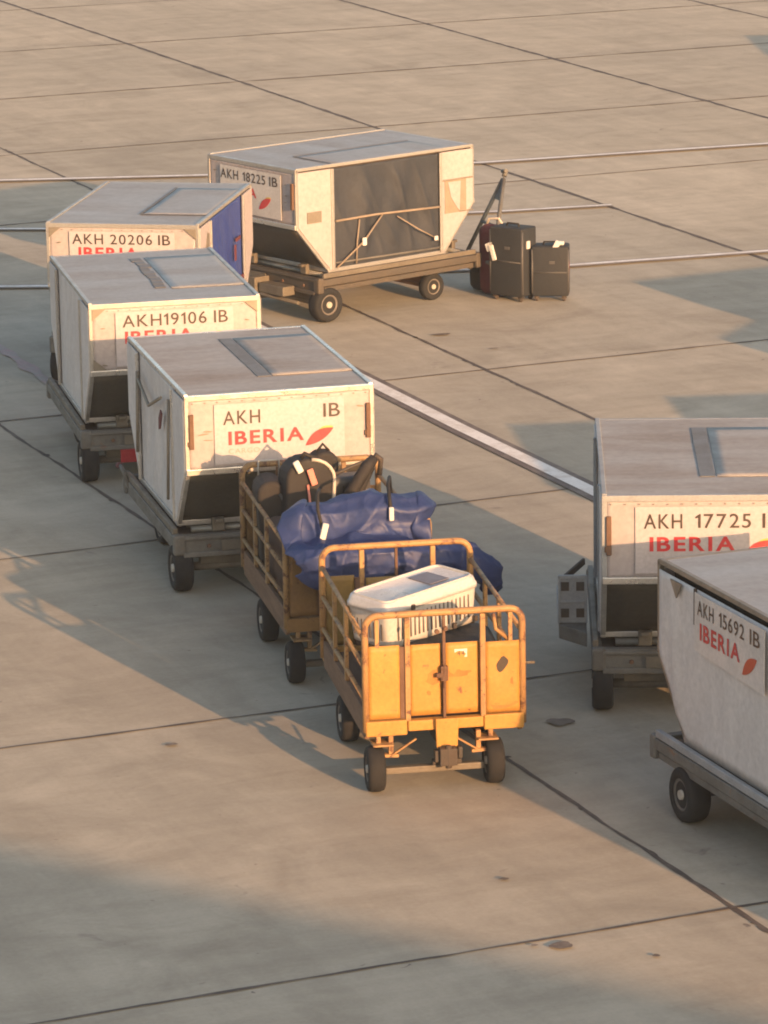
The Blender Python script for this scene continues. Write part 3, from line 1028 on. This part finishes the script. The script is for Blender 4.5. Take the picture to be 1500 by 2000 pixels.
# AKH 18225, turned, dark curtain
CFG1 = dict(words=[('AKH', (-.52, .93, -.21, 1.03)), ('18225', (-.13, .93, .26, 1.03)), ('IB', (.33, .93, .47, 1.03))],
            red=[('IBERIA', (-.45, .77, .10, .87))], leaf=(.14, .66, .35, .79), stick_mat=M['sticker_grey'], curtain=M['curtain_dark'], wing=M['panel_clean'],
            straps=True, patches=True, thin_strip=True, roof=M['roof_grey'], hinges=(1,), fold=.042)
container('cargo container numbered 18225 with a strapped charcoal curtain', -.40, 43.455, -.889, CFG1)
dolly('dolly with its tow bar raised upright beside two dark suitcases', -.40, 43.455, -.889, dict(bar='raised', side=M['steel_brown'], end=M['steel_brown'], steer=0.0))
# AKH 17725
CFG5 = dict(words=[('AKH', (-.47, .91, -.20, 1.015)), ('17725', (-.11, .91, .28, 1.015)), ('IB', (.36, .91, .49, 1.015))],
            red=[('IBERIA', (-.43, .745, .17, .85))], leaf=(.22, .68, .43, .82), hinges=(-1,), curtain=M['curtain_white'], wing=M['curtain_white'],
            roof=M['roof_dusty'], rail=M['steel_blue'])
container('cargo container numbered 17725, cut by the right edge of the photo', 2.333, 28.842, -.035, CFG5)
dolly('dolly with a grey side step platform under the container numbered 17725', 2.333, 28.842, -.035, dict(platform=True, steer=.05))
# AKH 15692, nearest
CFG6 = dict(words=[('AKH 15692 IB', (-.47, .94, .49, 1.04))], red=[('IBERIA', (-.45, .78, .15, .89))], leaf=(.20, .71, .40, .85),
            words_door=[('AKH', (-.54, .945, -.30, 1.045)), ('15692', (-.22, .945, .14, 1.045)), ('IB', (.22, .945, .36, 1.045))],
            door='sheet', roof=M['roof_grey'], rail=M['gusset'])
C6O = container('nearest cargo container, its white side sheet turned to the camera', 2.949, 25.011, .368, CFG6)
D6O = dolly('rusty grey dolly under the nearest container with the white side sheet', 2.949, 25.011, .368 + pi, dict(steer=.1, y0=-1.16, y1=1.0, yw=-.74, side=M['steel'], lip=M['steel_blue']))

# the rest of the train, outside the frame on the right: only their shadows reach the picture
for (cx, cy, cr) in ((4.95, 20.55, .45), (6.08, 29.06, .10), (7.63, 30.16, .10), (8.72, 34.78, -.45), (8.23, 37.05, -1.117), (10.75, 56.9, .05)):
    for src in (C6O, D6O):
        k = copy_tree(src)
        k.location = (cx, cy, src.location.z)
        k.rotation_euler = (0, 0, cr + (pi if src is D6O else 0))
        if src is C6O:
            tag(k, 'cargo container standing outside the frame to the right, seen only by its shadow', 'cargo container', 'containers outside the frame')
        else:
            tag(k, 'dolly standing outside the frame to the right, seen only by its shadow', 'dolly', 'dollies outside the frame')

# ------------------------------------------------------------------ baggage carts
CW, CL, ZF, ZR = .537, 1.86, .42, 1.225
def arch(y, w, z0, z1, r=.09, n=5):
    pts = [(-w, y, z0), (-w, y, z1 - r)]
    for k in range(1, n + 1):
        a = pi - k * (pi / 2) / n
        pts.append((-w + r + r * cos(a), y, z1 - r + r * sin(a)))
    for k in range(0, n + 1):
        a = pi / 2 - k * (pi / 2) / n
        pts.append((w - r + r * cos(a), y, z1 - r + r * sin(a)))
    pts.append((w, y, z0))
    return pts

def cart(label, x, y, rz, paint_m='yellow', tube_m='yellow_tube'):
    MY, MT = M[paint_m], M[tube_m]
    t = thing('baggage_cart', label, 'baggage cart', (x, y, 0), rz, 'yellow baggage carts')
    b = MB()
    b.span((-CW + .03, .03, ZF), (CW - .03, CL - .03, ZF + .04))
    b.build('floor', M['bed'], t)
    for s in (-1, 1):
        b = MB()
        b.span((s * CW - s * .028, .03, ZF - .06), (s * CW + s * .006, CL - .03, ZF + .13))
        b.build('side_skirt', M['brown_wood'], t, 0.006)
        for z0, z1 in ((.635, .635), (.86, .87), (1.06, 1.09)):
            b = MB()
            b.tube([(s * CW, .02, z0), (s * CW, CL - .02, z1)], .017, 8)
            b.build('side_rail', MT, t)
        for yy in (.80, 1.30):
            b = MB()
            b.span((s * CW - .014, yy - .022, ZF + .135), (s * CW + .014, yy + .022, 1.085))
            b.build('side_post', MT, t, 0.004)
    for yy, nm in ((0, 'front_frame'), (CL, 'rear_frame')):
        sg = -1 if yy == 0 else 1
        b = MB()
        b.tube(arch(yy, CW, ZF, ZR), .024, 10)
        fo = b.build(nm, MT, t)
        for xx, w in ((-.25, .018), (.265, .018)):
            b = MB()
            b.span((xx - w, yy - .018, ZF + .06), (xx + w, yy + .018, ZR - .024))
            b.build('upright', MT, fo, 0.004)
        b = MB()
        b.span((-.010, yy - .014, ZF + .06), (.010, yy + .014, ZR - .024))
        b.build('rusty_upright', M['rust'], fo, 0.003)
        if yy == 0:
            b = MB()
            b.tube([(.345, yy + .02, 1.19), (.36, yy + .02, 1.08), (.45, yy + .02, 1.0)], .014, 8)
            b.build('bent_brace', MT, fo)
            for xx in (-.455, .455):
                b = MB()
                b.span((xx - .014, yy - .010, 1.0), (xx + .014, yy + .010, ZR - .026))
                b.build('inner_post', MT, fo, 0.003)
        # sheet panels
        for nm2, x0, x1, z0, z1, dy in (('outer_panel', -.515, -.305, .505, 1.015, 0), ('outer_panel', .285, .515, .505, 1.0, 0),
                                        ('door_leaf', -.228, -.013, .505, 1.0, .035), ('door_leaf', .013, .245, .505, 1.0, .035)):
            b = MB()
            def pf(u, v, x0=x0, x1=x1, z0=z0, z1=z1, dy=dy):
                xx, zz = x0 + (x1 - x0) * u, z0 + (z1 - z0) * v
                e = min(1, min(u, 1 - u) * 6) * min(1, min(v, 1 - v) * 6)
                return (xx, yy + sg * (.004 - dy) + e * .010 * mnoise.noise(Vector((xx * 5, zz * 4, x * 3 + yy))), zz)
            b.grid(pf, 8, 12)
            po = b.build(nm2, MY if yy == 0 or paint_m != 'yellow' else M['yellow_shaded'], fo, solid=0.012)
        b = MB()
        b.span((-.302, yy - sg * .02, .50), (-.268, yy + sg * .004, 1.0))
        b.build('gap_channel', M['rust'], fo)
        b = MB()
        b.span((.248, yy - sg * .05, .50), (.262, yy - sg * .02, 1.0))
        b.build('gap_channel', M['rust'], fo)
        b = MB()
        b.span((-CW - .005, yy - .03, ZF - .03), (-.26, yy + .03, ZF + .075))
        b.span((-.255, yy - .035 - .0, ZF - .005), (.262, yy + .035, ZF + .068))
        b.span((.267, yy - .03, ZF - .03), (CW + .005, yy + .03, ZF + .075))
        b.build('bumper_beam', MY, fo, 0.008)
    # small plate, latch, stain, side peg
    b = MB()
    b.span((.075, .022, .895), (.165, .030, .955))
    pl = b.build('number_plate', M['tag'], t, 0.003)
    b = MB()
    put_text(b, '44', (.095, .908, .145, .942), lambda u, v: (u, .0205, v), 0.0)
    b.build('plate_digits', M['ink'], pl)
    b = MB()
    b.box((0, .0, .80), (.05, .05, .10))
    b.box((-.03, -.012, .79), (.05, .03, .03))
    b.tube([(0, -.02, .86), (0, -.02, .70)], .010, 8)
    b.lathe([(.02, 0), (.02, .03)], (.0, -.03, .765), (0, 1, 0), 10)
    b.lathe([(.016, 0), (.016, .03)], (-.045, -.01, 1.09), (0, 1, 0), 10)
    b.lathe([(.016, 0), (.016, .03)], (.01, -.03, 1.115), (0, 1, 0), 10)
    b.build('door_latch', M['rust'], t, 0.004)
    b = MB()
    pts = []
    for k in range(16):
        a = 2 * pi * k / 16
        r = 1 + .4 * mnoise.noise(Vector((cos(a), sin(a), 2.2)))
        pts.append((.400 + .036 * r * cos(a) + .01 * sin(a), .84 + .052 * r * sin(a)))
    b.prism(pts, lambda a, c, q: (a, q, c), -.013, -.0075)
    b.build('paint_scar', M['steel_dark'], t)
    for k, (px, pz, rw, rh) in enumerate(((-.05, .765, .085, .045), (.085, .79, .10, .022), (-.40, .90, .014, .06), (-.36, .93, .03, .012), (.40, .555, .09, .03), (.335, .60, .03, .02), (-.10, .66, .015, .018), (.46, .66, .02, .06))):
        b = MB()
        pts = []
        for q in range(14):
            a = 2 * pi * q / 14
            r = 1 + .6 * mnoise.noise(Vector((cos(a) * 1.6, sin(a) * 1.6, k * 2.7)))
            pts.append((px + rw * r * cos(a), pz + rh * r * sin(a)))
        dy = .035 if -.23 < px < .25 else 0
        b.prism(pts, lambda a, c, q: (a, q + dy, c), -.0125, -.0110)
        b.build('rust_stain', M['rust_stain'], t)
    b = MB()
    b.tube([(CW, 0, .84), (CW + .085, 0, .835)], .010, 8)
    b.build('side_peg', M['steel_tan'], t)
    # coupling
    b = MB()
    b.prism([(-.075, .50), (.085, .50), (.075, .30), (.045, .27), (-.04, .27), (-.07, .30)], lambda a, c, q: (a, q, c), -.075, -.045)
    co = b.build('coupling_plate', MY, t, 0.006)
    b = MB()
    b.box((.0, -.10, .25), (.12, .10, .12))
    b.box((-.075, -.09, .25), (.03, .06, .08))
    b.box((.085, -.09, .27), (.03, .06, .08))
    b.tube([(0, -.13, .33), (0, -.13, .17)], .022, 10)
    b.box((.0, -.06, .20), (.20, .05, .035))
    b.build('hitch', M['steel_dark'], co, 0.006)
    # front axle with legs and braces, rear axle
    st = -.03
    cx = -.07
    for s in (-1, 1):
        wheel(t, 'wheel', (cx + s * .41, .02 + s * .012, .157), .157, .118, (1, st, 0))
    for s in (-1, 1):
        b = MB()
        b.span((cx + s * .30 - .016, -.01, .24), (cx + s * .30 + .016, .03, ZF - .034))
        b.span((cx + s * .385 - .016, -.005, .32), (cx + s * .385 + .016, .035, ZF - .034))
        b.beam((cx + s * .25, .0, .245), (cx + s * .46, .0, .255), .05, .022)
        b.beam((cx + s * .30, -.015, .25), (cx + s * .13, -.02, .36), .028, .012)
        b.span((cx + s * .36 - .07, -.06, .325), (cx + s * .36 + .07, .10, .338))
        b.build('axle_bracket', MT, t, 0.003)
    b = MB()
    b.beam((cx - .34, .02, .135), (cx + .34, .02, .135), .06, .045)
    b.build('front_axle', M['steel_tan'], t, 0.006)
    for s in (-1, 1):
        wheel(t, 'wheel', (s * .475, 1.18, .168), .168, .125, (1, 0, 0))
    b = MB()
    b.tube([(-.42, 1.18, .168), (.42, 1.18, .168)], .03, 8)
    b.beam((-.36, 1.18, .24), (.36, 1.18, .24), .08, .10)
    for s in (-1, 1):
        b.span((s * .36 - .02, 1.10, .27), (s * .36 + .02, 1.26, ZF - .0))
    b.build('rear_axle', M['rust'], t, 0.004)
    b = MB()
    b.beam((0, .10, .33), (0, CL, .33), .09, .09)
    b.beam((0, CL, .31), (0, CL + .22, .27), .06, .06)
    b.lathe([(.045, -.015), (.045, .015)], (0, CL + .25, .265), (0, 0, 1), 12)
    b.build('chassis_beam', M['steel_dark'], t)
    return t

K1 = (.386, 26.259, .165)
K2 = (-.20, 28.90, .20)
cart1 = cart('yellow baggage cart in front, carrying a white pet crate', *K1)
cart2 = cart('second baggage cart, loaded with luggage under a blue tarpaulin', *K2, 'yellow_dimmed', 'tube_dimmed')
bt = MB()
bt.tube([(.0, -.10, .25), (.04, -.45, .235), (.10, -.86, .26)], .028, 8)
bt.tube([(-.12, -.03, .20), (.04, -.45, .235)], .018, 8)
bt.tube([(.12, -.03, .20), (.04, -.45, .235)], .018, 8)
bt.build('tow_bar', M['steel'], cart2)

def on(K, p):
    x, y, a = K
    return (x + p[0] * cos(a) - p[1] * sin(a), y + p[0] * sin(a) + p[1] * cos(a), p[2])

# ------------------------------------------------------------------ load on cart 1: dark bag and the pet crate
def rbox(mb, s, r=.06, seg=3, cx=0, cy=0, z0=0, puff=0.0):
    """rounded box standing on z0"""
    w, d, h = s
    bm2 = bmesh.new()
    bmesh.ops.create_cube(bm2, size=1.0)
    for v in bm2.verts:
        v.co = Vector((v.co.x * w, v.co.y * d, v.co.z * h))
    bmesh.ops.bevel(bm2, geom=list(bm2.edges), offset=r, segments=seg, affect='EDGES', profile=.5)
    bm2.verts.index_update()
    vs = []
    for v in bm2.verts:
        p = v.co
        if puff:
            p = p * (1 + puff * mnoise.noise(Vector((p.x * 4, p.y * 4, p.z * 4))))
        vs.append(Vector((p.x + cx, p.y + cy, p.z + z0 + h / 2)))
    fs = [tuple(v.index for v in f.verts) for f in bm2.faces]
    bm2.free()
    mb._faces(vs, fs, True)
    return mb

t = thing('duffel_bag', 'dark grey bag lying in the front cart under the white pet crate', 'bag', on(K1, (.14, .62, ZF + .042)), K1[2])
b = MB()
rbox(b, (.72, .78, .40), .10, 4, puff=.10)
b.build('body', M['grey_fabric'], t)
b = MB()
b.tube([(.12, -.40, .22), (.18, -.46, .30), (.30, -.46, .30), (.36, -.39, .22)], .014, 8)
b.build('carry_handle', M['black_fabric'], t)

CR = thing('pet_crate', 'white slatted plastic pet crate with a dark label on its lid', 'pet crate', on(K1, (-.055, .845, .875)), K1[2] + radians(33))
CR.rotation_euler = (radians(1.0), radians(-3), K1[2] + radians(33))
LX, LY, LH = .435, .210, .265
b = MB()
def crate_wall(u, v):
    # closed loop round the crate, flaring upward
    a = u * 2 * pi
    n = 11.0
    c_, s_ = cos(a), sin(a)
    rr = (abs(c_) ** n + abs(s_) ** n) ** (-1 / n)
    k = .94 + .06 * v
    return (LX * rr * c_ * k, LY * rr * s_ * k, v * LH)
b.grid(crate_wall, 144, 6)
bmesh.ops.remove_doubles(b.bm, verts=b.bm.verts, dist=1e-4)
bot = [v for v in b.bm.verts if abs(v.co.z) < 1e-5]
bot.sort(key=lambda v: math.atan2(v.co.y, v.co.x))
b.bm.faces.new(bot)
body = b.build('body', M['crate'], CR)
b = MB()
b.bm.clear()
for z, k, r in ((LH - .012, 1.035, 1), (LH + .022, 1.035, 1)):
    pass
def band(u, v):
    a = u * 2 * pi
    n = 11.0
    c_, s_ = cos(a), sin(a)
    rr = (abs(c_) ** n + abs(s_) ** n) ** (-1 / n)
    prof = [(1.0, LH - .016), (1.04, LH - .016), (1.04, LH + .014), (1.0, LH + .03), (.985, LH + .045), (.955, LH + .062), (.90, LH + .068), (.87, LH + .062), (.0, LH + .064)]
    i = min(len(prof) - 1, int(round(v * (len(prof) - 1))))
    k, z = prof[i]
    return (LX * rr * c_ * (1 - (1 - k) * (.55 if k > 0 else 1)), LY * rr * s_ * k, z)
b.grid(band, 144, 8)
bmesh.ops.remove_doubles(b.bm, verts=b.bm.verts, dist=1e-4)
lid = b.build('lid', M['crate_lid'], CR)
b = MB()
pts = []
for k in range(97):
    a = 2 * pi * k / 96
    c_, s_ = cos(a), sin(a)
    rr = (abs(c_) ** 11 + abs(s_) ** 11) ** (-1 / 11)
    pts.append((LX * rr * c_ * .935, LY * rr * s_ * .88, LH + .067))
b.tube(pts, .010, 6, cap=False)
b.build('lid_rim', M['crate'], lid)
b = MB()
b.span((.07, -.11, LH + .066), (.25, .11, LH + .071))
b.build('label', M['label_dark'], lid)
for side in (-1, 1):
    b = MB()
    for k in range(18):
        xx = -.33 + k * .039
        if abs(xx) < .012:
            continue
        k_ = .94 + .06 * .55
        b.span((xx - .006, side * (LY * k_ * .992), .05), (xx + .006, side * (LY * k_ + .0045), .215))
    b.build('air_slots', M['dark_void'], body)
    b = MB()
    for k in range(8):
        yy = -.14 + k * .04
        b.span((side * (LX * .968), yy - .006, .055), (side * (LX * .973 + .004), yy + .006, .175))
    b.build('air_slots', M['dark_void'], body)
for xx, yy in ((.39, -.215), (.18, -.222), (-.2, -.222)):
    b = MB()
    b.box((xx, yy, LH - .005 if xx < 0 else .03), (.03, .02, .04))
    b.build('lid_clip', M['steel_dark'], body, 0.004)

# ------------------------------------------------------------------ load on cart 2
def bag(name, label, K, p, rz, tilt=(0, 0)):
    t = thing(name, label, 'luggage', on(K, p), K[2] + rz, 'luggage on the second cart')
    t.rotation_euler = (tilt[0], tilt[1], K[2] + rz)
    return t

# tarpaulin draped over the front of cart 2
TP = thing('tarpaulin', 'crumpled blue tarpaulin draped over the front of the second cart', 'tarpaulin', on(K2, (0, 0, 0)), K2[2])
PR = [(.34, 1.02), (.33, 1.18), (.27, 1.30), (.15, 1.37), (.02, 1.365), (-.08, 1.30), (-.11, 1.19), (-.15, 1.13), (-.25, 1.125), (-.36, 1.115), (-.43, 1.06), (-.45, .96), (-.43, .86), (-.36, .80)]
def prof_at(v):
    f = v * (len(PR) - 1)
    i = min(len(PR) - 2, int(f))
    q = f - i
    return (PR[i][0] * (1 - q) + PR[i + 1][0] * q, PR[i][1] * (1 - q) + PR[i + 1][1] * q)
b = MB()
NU, NV = 170, 100
def tarp(u, v):
    yy, zz = prof_at(v)
    low = max(0.0, min(1.0, (v - .5) * 5))            # lower tier reaches further right than the roll on top
    x0 = -.53 - .03 * low + .05 * sin(v * 9)
    x1 = .555 + .05 * sin(v * 7) + .46 * low
    xx = x0 + (x1 - x0) * u
    e = max(0, 1 - min(u, 1 - u) / .12)
    end = e ** 2.2
    cy, cz = (.12, 1.20) if v < .5 else (-.28, .98)
    yy = yy + (cy - yy) * .55 * end                   # the ends close into rounded rolls
    zz = zz + (cz - zz) * .55 * end
    if v > .5:
        zz -= .16 * max(0, u - .72) / .28
        zz += .07 * mnoise.noise(Vector((xx * 3.5, 2, 5))) * max(0, (v - .7)) * 3
    big = mnoise.noise(Vector((xx * 2.3, yy * 2.6 + v * 2, zz * 2.3)))
    c1 = crease(xx + .35 * zz, yy * .8, zz - .5 * xx, 2.1)
    c2 = crease(xx * 1.1 - .6 * zz + 3, yy + 2, zz + .3 * xx, 4.3)
    c3 = crease(xx + 7, yy * 1.3, zz + .7 * xx, 8.0)
    d = .055 * big + .042 * c1 + .014 * c2 + .005 * c3 - .03
    a, b_ = prof_at(max(0, v - .02)), prof_at(min(1, v + .02))
    ty, tz = b_[0] - a[0], b_[1] - a[1]
    nrm = Vector((.5 * (1 if u > .5 else -1) * e, -(-tz), -ty))
    nrm = Vector((nrm.x, tz, -ty))
    if nrm.length < 1e-5:
        nrm = Vector((0, 0, 1))
    nrm.normalize()
    return Vector((xx, yy, zz)) + nrm * d
b.grid(tarp, NU, NV)
b.build('sheet', M['tarp'], TP, solid=0.006)
b = MB()
b.tube([(.36, .50, 1.25), (.31, .30, 1.44), (.25, .06, 1.44), (.23, -.09, 1.36), (.23, -.12, 1.30)], .014, 8)
b.build('tie_strap', M['black_fabric'], TP)
b = MB()
b.tube([(-.25, .14, 1.42), (-.29, -.0, 1.42), (-.31, -.11, 1.33), (-.29, -.17, 1.20)], .013, 8)
so = b.build('tie_strap', M['black_fabric'], TP)
b = MB()
b.box((.23, -.14, 1.27), (.035, .03, .10))
b.build('strap_tag', M['tag'], so, 0.006)
b = MB()
b.box((-.285, -.21, 1.19), (.045, .03, .12), Matrix.Rotation(.25, 3, 'Y'))
b.build('strap_tag', M['tag'], so, 0.006)

# tall round-topped suitcase with cream piping
S1 = bag('suitcase', 'tall black round-topped suitcase with cream piping, standing in the second cart', K2, (-.20, 1.10, ZF + .042), .10, (radians(-3), radians(3)))
def round_top(w, h, n=10):
    pts = [(-w / 2, .02), (w / 2, .02), (w / 2, h - w * .42)]
    for k in range(1, n):
        a = k * pi / n
        pts.append((w / 2 * cos(a), h - w * .42 + w * .42 * sin(a)))
    pts.append((-w / 2, h - w * .42))
    return pts
W1, H1 = .38, .98
b = MB()
b.prism(round_top(W1, H1), lambda a, c, q: (a, q, c), -.13, .13)
b.build('body', M['black_fabric'], S1, 0.03, seg=3)
b = MB()
pp = [(a, -.135, c) for a, c in round_top(W1 * .97, H1 - .01)[2:8]]
b.tube([(W1 / 2 * .97, -.135, .30), (W1 / 2 * .97 - .01, -.138, .45)] + pp, .014, 8)
b.build('piping', M['piping'], S1)
b = MB()
b.tube([(-.07, -.10, H1 - .0), (-.05, -.12, H1 + .035), (.07, -.10, H1 - .02)], .018, 8)
b.build('top_handle', M['black_fabric'], S1)
b = MB()
b.box((-.11, -.155, H1 - .06), (.05, .03, .10), Matrix.Rotation(-.5, 3, 'Y'))
b.build('paper_tag', M['tag'], S1, 0.01)
b = MB()
b.box((.0, -.16, H1 - .14), (.05, .02, .13), Matrix.Rotation(-.35, 3, 'Y'))
b.build('ribbon', M['pink'], S1, 0.006)
b = MB()
b.tube([(-.03, -.15, H1 - .2), (.0, -.16, .55), (.03, -.15, .35)], .010, 6)
b.build('front_strap', M['pink'], S1)

S2 = bag('suitcase', 'black round-shouldered suitcase left of the cream-piped one in the second cart', K2, (-.40, 1.30, ZF + .042), -.05, (0, radians(-2)))
b = MB()
b.prism(round_top(.22, .80, 8), lambda a, c, q: (a, q, c), -.18, .16)
b.build('body', M['black_fabric'], S2, 0.03, seg=3)
b = MB()
b.tube([(.06, -.19, .70), (.10, -.20, .62), (.10, -.19, .52)], .012, 8)
b.build('handle', M['grey_shell'], S2)
b = MB()
b.box((.05, -.20, .50), (.04, .02, .05))
b.build('tag', M['grey_shell'], S2)

S3 = bag('travel_bag', 'brown and black soft bag leaning on the left rails of the second cart', K2, (-.36, .74, ZF + .042), .12, (0, radians(3)))
b = MB()
rbox(b, (.28, .56, .58), .08, 4, puff=.16)
b.build('body', M['brown_fabric'], S3)
b = MB()
b.tube([(-.05, -.2, .56), (-.03, -.1, .64), (.0, .08, .64), (.02, .2, .56)], .013, 8)
b.build('carry_handle', M['black_fabric'], S3)

S4 = bag('suitcase', 'grey hard-shell suitcase behind the black stroller in the second cart', K2, (.16, 1.45, ZF + .042), 0.05)
b = MB()
rbox(b, (.44, .22, .74), .05, 4)
b.build('body', M['grey_shell'], S4)
b = MB()
for k in range(5):
    b.span((-.16 + k * .08 - .008, -.118, .08), (-.16 + k * .08 + .008, -.108, .68))
b.build('rib', M['grey_fabric'], S4, 0.003)

S5 = bag('folded_stroller', 'black folded stroller sticking up at the right of the second cart', K2, (.26, 1.20, .90), 0, (0, 0))
b = MB()
b.tube([(-.22, -.02, -.02), (-.10, -.03, .18), (.06, -.02, .42), (.12, 0, .48)], [.035, .05, .05, .035], 10)
b.tube([(-.12, .05, -.10), (-.02, .04, .16), (.10, .03, .40)], [.03, .04, .03], 10)
b.build('folded_seat', M['black_fabric'], S5)
b = MB()
b.tube([(.10, 0, .46), (.0, .0, .44), (-.16, .0, .38), (-.26, .01, .35)], .015, 8)
b.tube([(.12, .0, .50), (.17, .0, .46), (.16, .02, .34)], .022, 8)
b.build('push_handle', M['steel_dark'], S5)
b = MB()
b.tube([(-.2, -.02, .0), (-.28, -.06, .02), (-.3, -.06, .09)], .012, 8)
b.build('frame_tube', M['steel_dark'], S5)
b = MB()
b.tube([(-.29, -.07, .0), (-.25, -.09, .0), (-.19, -.08, .035)], .018, 8)
b.box((-.25, -.08, .09), (.03, .02, .08), Matrix.Rotation(.5, 3, 'Y'))
b.build('white_trim', M['piping'], S5)
S7 = bag('suitcase', 'dark upright suitcase with a raised pull handle behind the left rails of the second cart', K2, (-.36, 1.62, ZF + .042), .05)
b = MB()
rbox(b, (.26, .18, .66), .03, 3)
b.build('body', M['grey_fabric'], S7)
b = MB()
b.tube([(-.08, .03, .64), (-.08, .03, .84), (.08, .03, .84), (.08, .03, .64)], .010, 8)
b.build('pull_handle', M['alu'], S7)
S6 = bag('rucksack', 'small dark round-topped rucksack behind the cream-piped suitcase', K2, (.05, 1.60, ZF + .042), 0.1)
b = MB()
b.prism(round_top(.22, .91, 8), lambda a, c, q: (a, q, c), -.09, .08)
b.build('body', M['black_fabric'], S6, 0.03, seg=3)
b = MB()
b.tube([(-.05, -.02, .90), (0, -.02, .96), (.05, -.02, .90)], .012, 6)
b.build('grab_loop', M['black_fabric'], S6)

# ------------------------------------------------------------------ suitcases standing on the apron by the raised tow bar
def roller_case(name, label, x, y, rz, w, d, h, group):
    t = thing(name, label, 'suitcase', (x, y, 0), rz, group)
    b = MB()
    rbox(b, (w, d, h), .022, 3, z0=.055)
    o = b.build('body', M['grey_fabric'], t)
    b = MB()
    for sx in (-1, 1):
        b.tube([(sx * w / 2 * .97, -d / 2 * .90, .09), (sx * w / 2 * .97, -d / 2 * .93, h * .6), (sx * w / 2 * .97, -d / 2 * .90, h + .02)], .014, 6)
    b.tube([(-w / 2 * .9, -d / 2 - .003, h * .58), (w / 2 * .9, -d / 2 - .003, h * .58)], .008, 6)
    b.build('edge_trim', M['grey_shell'], o)
    b = MB()
    b.box((0.02, -d / 2 - .004, h * .78), (.06, .012, .03))
    b.build('badge', M['grey_shell'], o)
    b = MB()
    b.tube([(-.08, 0, h + .05), (-.07, 0, h + .085), (.07, 0, h + .085), (.08, 0, h + .05)], .011, 8)
    b.build('carry_handle', M['black_fabric'], t)
    for sx in (-1, 1):
        for sy in (-1, 1):
            b = MB()
            b.lathe([(.026, -.014), (.03, -.008), (.03, .008), (.026, .014)], (sx * (w / 2 - .05), sy * (d / 2 - .05), .03), (1, 0, 0), 14)
            b.box((sx * (w / 2 - .05), sy * (d / 2 - .05), .05), (.05, .05, .03))
            b.build('caster', M['steel_dark'], t)
    return t
u = roller_case('suitcase', 'taller of the two dark suitcases standing on the apron', 1.445, 43.42, -.62, .42, .29, .75, 'suitcases standing on the apron')
b = MB()
b.box((.215, -.03, .62), (.02, .06, .085))
b.build('tag', M['tag'], u, 0.006)
b = MB()
b.box((-.21, -.13, .58), (.11, .03, .09), Matrix.Rotation(-.4, 3, 'Y'))
b.box((-.165, -.15, .52), (.05, .03, .17), Matrix.Rotation(-.3, 3, 'Y'))
b.build('paper_tag', M['tag'], u, 0.008)
u = roller_case('suitcase', 'shorter dark suitcase with a white tag on its handle', 1.85, 43.37, -.10, .40, .26, .55, 'suitcases standing on the apron')
b = MB()
b.box((.06, -.10, .60), (.06, .05, .13), Matrix.Rotation(.5, 3, 'Y'))
b.box((.11, -.08, .635), (.08, .05, .04))
b.build('paper_tag', M['tag'], u, 0.008)
b = MB()
b.tube([(.185, -.04, .10), (.195, -.04, .4), (.18, -.04, .57)], .014, 6)
b.build('side_strap', M['maroon'], u)
t = thing('travel_bag', 'maroon bag propped behind the taller dark suitcase', 'luggage', (1.27, 43.76, 0), -.5)
b = MB()
rbox(b, (.36, .22, .76), .09, 4, puff=.10)
b.build('body', M['maroon'], t)
b = MB()
b.tube([(-.12, 0, .74), (-.08, 0, .83), (.04, 0, .83), (.10, 0, .74)], .016, 8)
b.build('carry_handle', M['piping'], t)
t = thing('holdall', 'small black holdall half hidden behind the taller dark suitcase', 'luggage', (1.14, 43.95, 0), -.6)
b = MB()
rbox(b, (.34, .24, .30), .10, 4, puff=.14)
b.build('body', M['black_fabric'], t)
b = MB()
b.tube([(-.1, -.0, .28), (-.05, 0, .36), (.05, 0, .36), (.1, 0, .28)], .012, 6)
b.build('carry_handle', M['black_fabric'], t)

# ------------------------------------------------------------------ unseen building added behind the viewer, its edge shaped to shade the lower left
TD = 36.0
hd = Vector((sun_dir.x, sun_dir.y)).normalized()
p0 = Vector((-0.75, 23.95)) + hd * TD
zt = TD * tan(SUN_EL)
ed = Vector((cos(radians(-35.0)), sin(radians(-35.0))))
inn = Vector((ed.y, -ed.x))
if inn.dot(hd) < 0:
    inn = -inn
A0 = p0 - ed * 7
A1 = p0 + ed * 14
t = thing('shade_building', 'unseen building added behind the viewer to throw the shade on the lower left apron', 'building', (p0.x, p0.y, 0))
b = MB()
q = [A0, A1, A1 + inn * 25, A0 + inn * 25]
b.prism([(v.x - p0.x, v.y - p0.y) for v in q], lambda a, c, s: (a, c, s), 0, zt)
wo = b.build('wall', M['wall'], t)
b = MB()
for k in range(1):
    z0 = 3.2
    a, c = A0 + ed * 2 - p0 - inn * .06, A1 - ed * 2 - p0 - inn * .06
    b.beam((a.x, a.y, z0 + 1.4), (c.x, c.y, z0 + 1.4), .1, 2.6)
b.build('window_band', M['glass_dark'], t)

# ------------------------------------------------------------------ thin volume added to lift the blacks, standing in for window reflection
b = MB()
b.span((-60, -30, -1.0), (60, 90, 12.0))
hz = b.build('black_lift', bpy.data.materials.new('black_lift_volume'))
hm = hz.data.materials[0]
hm.use_nodes = True
hn = hm.node_tree
hn.nodes.remove(hn.nodes['Principled BSDF'])
pv = hn.nodes.new('ShaderNodeVolumePrincipled')
pv.inputs['Density'].default_value = 0.0007
pv.inputs['Color'].default_value = (0.78, 0.88, 0.98, 1)
pv.inputs['Anisotropy'].default_value = 0.0
hn.links.new(pv.outputs[0], hn.nodes['Material Output'].inputs['Volume'])
tag(hz, kind='stuff')
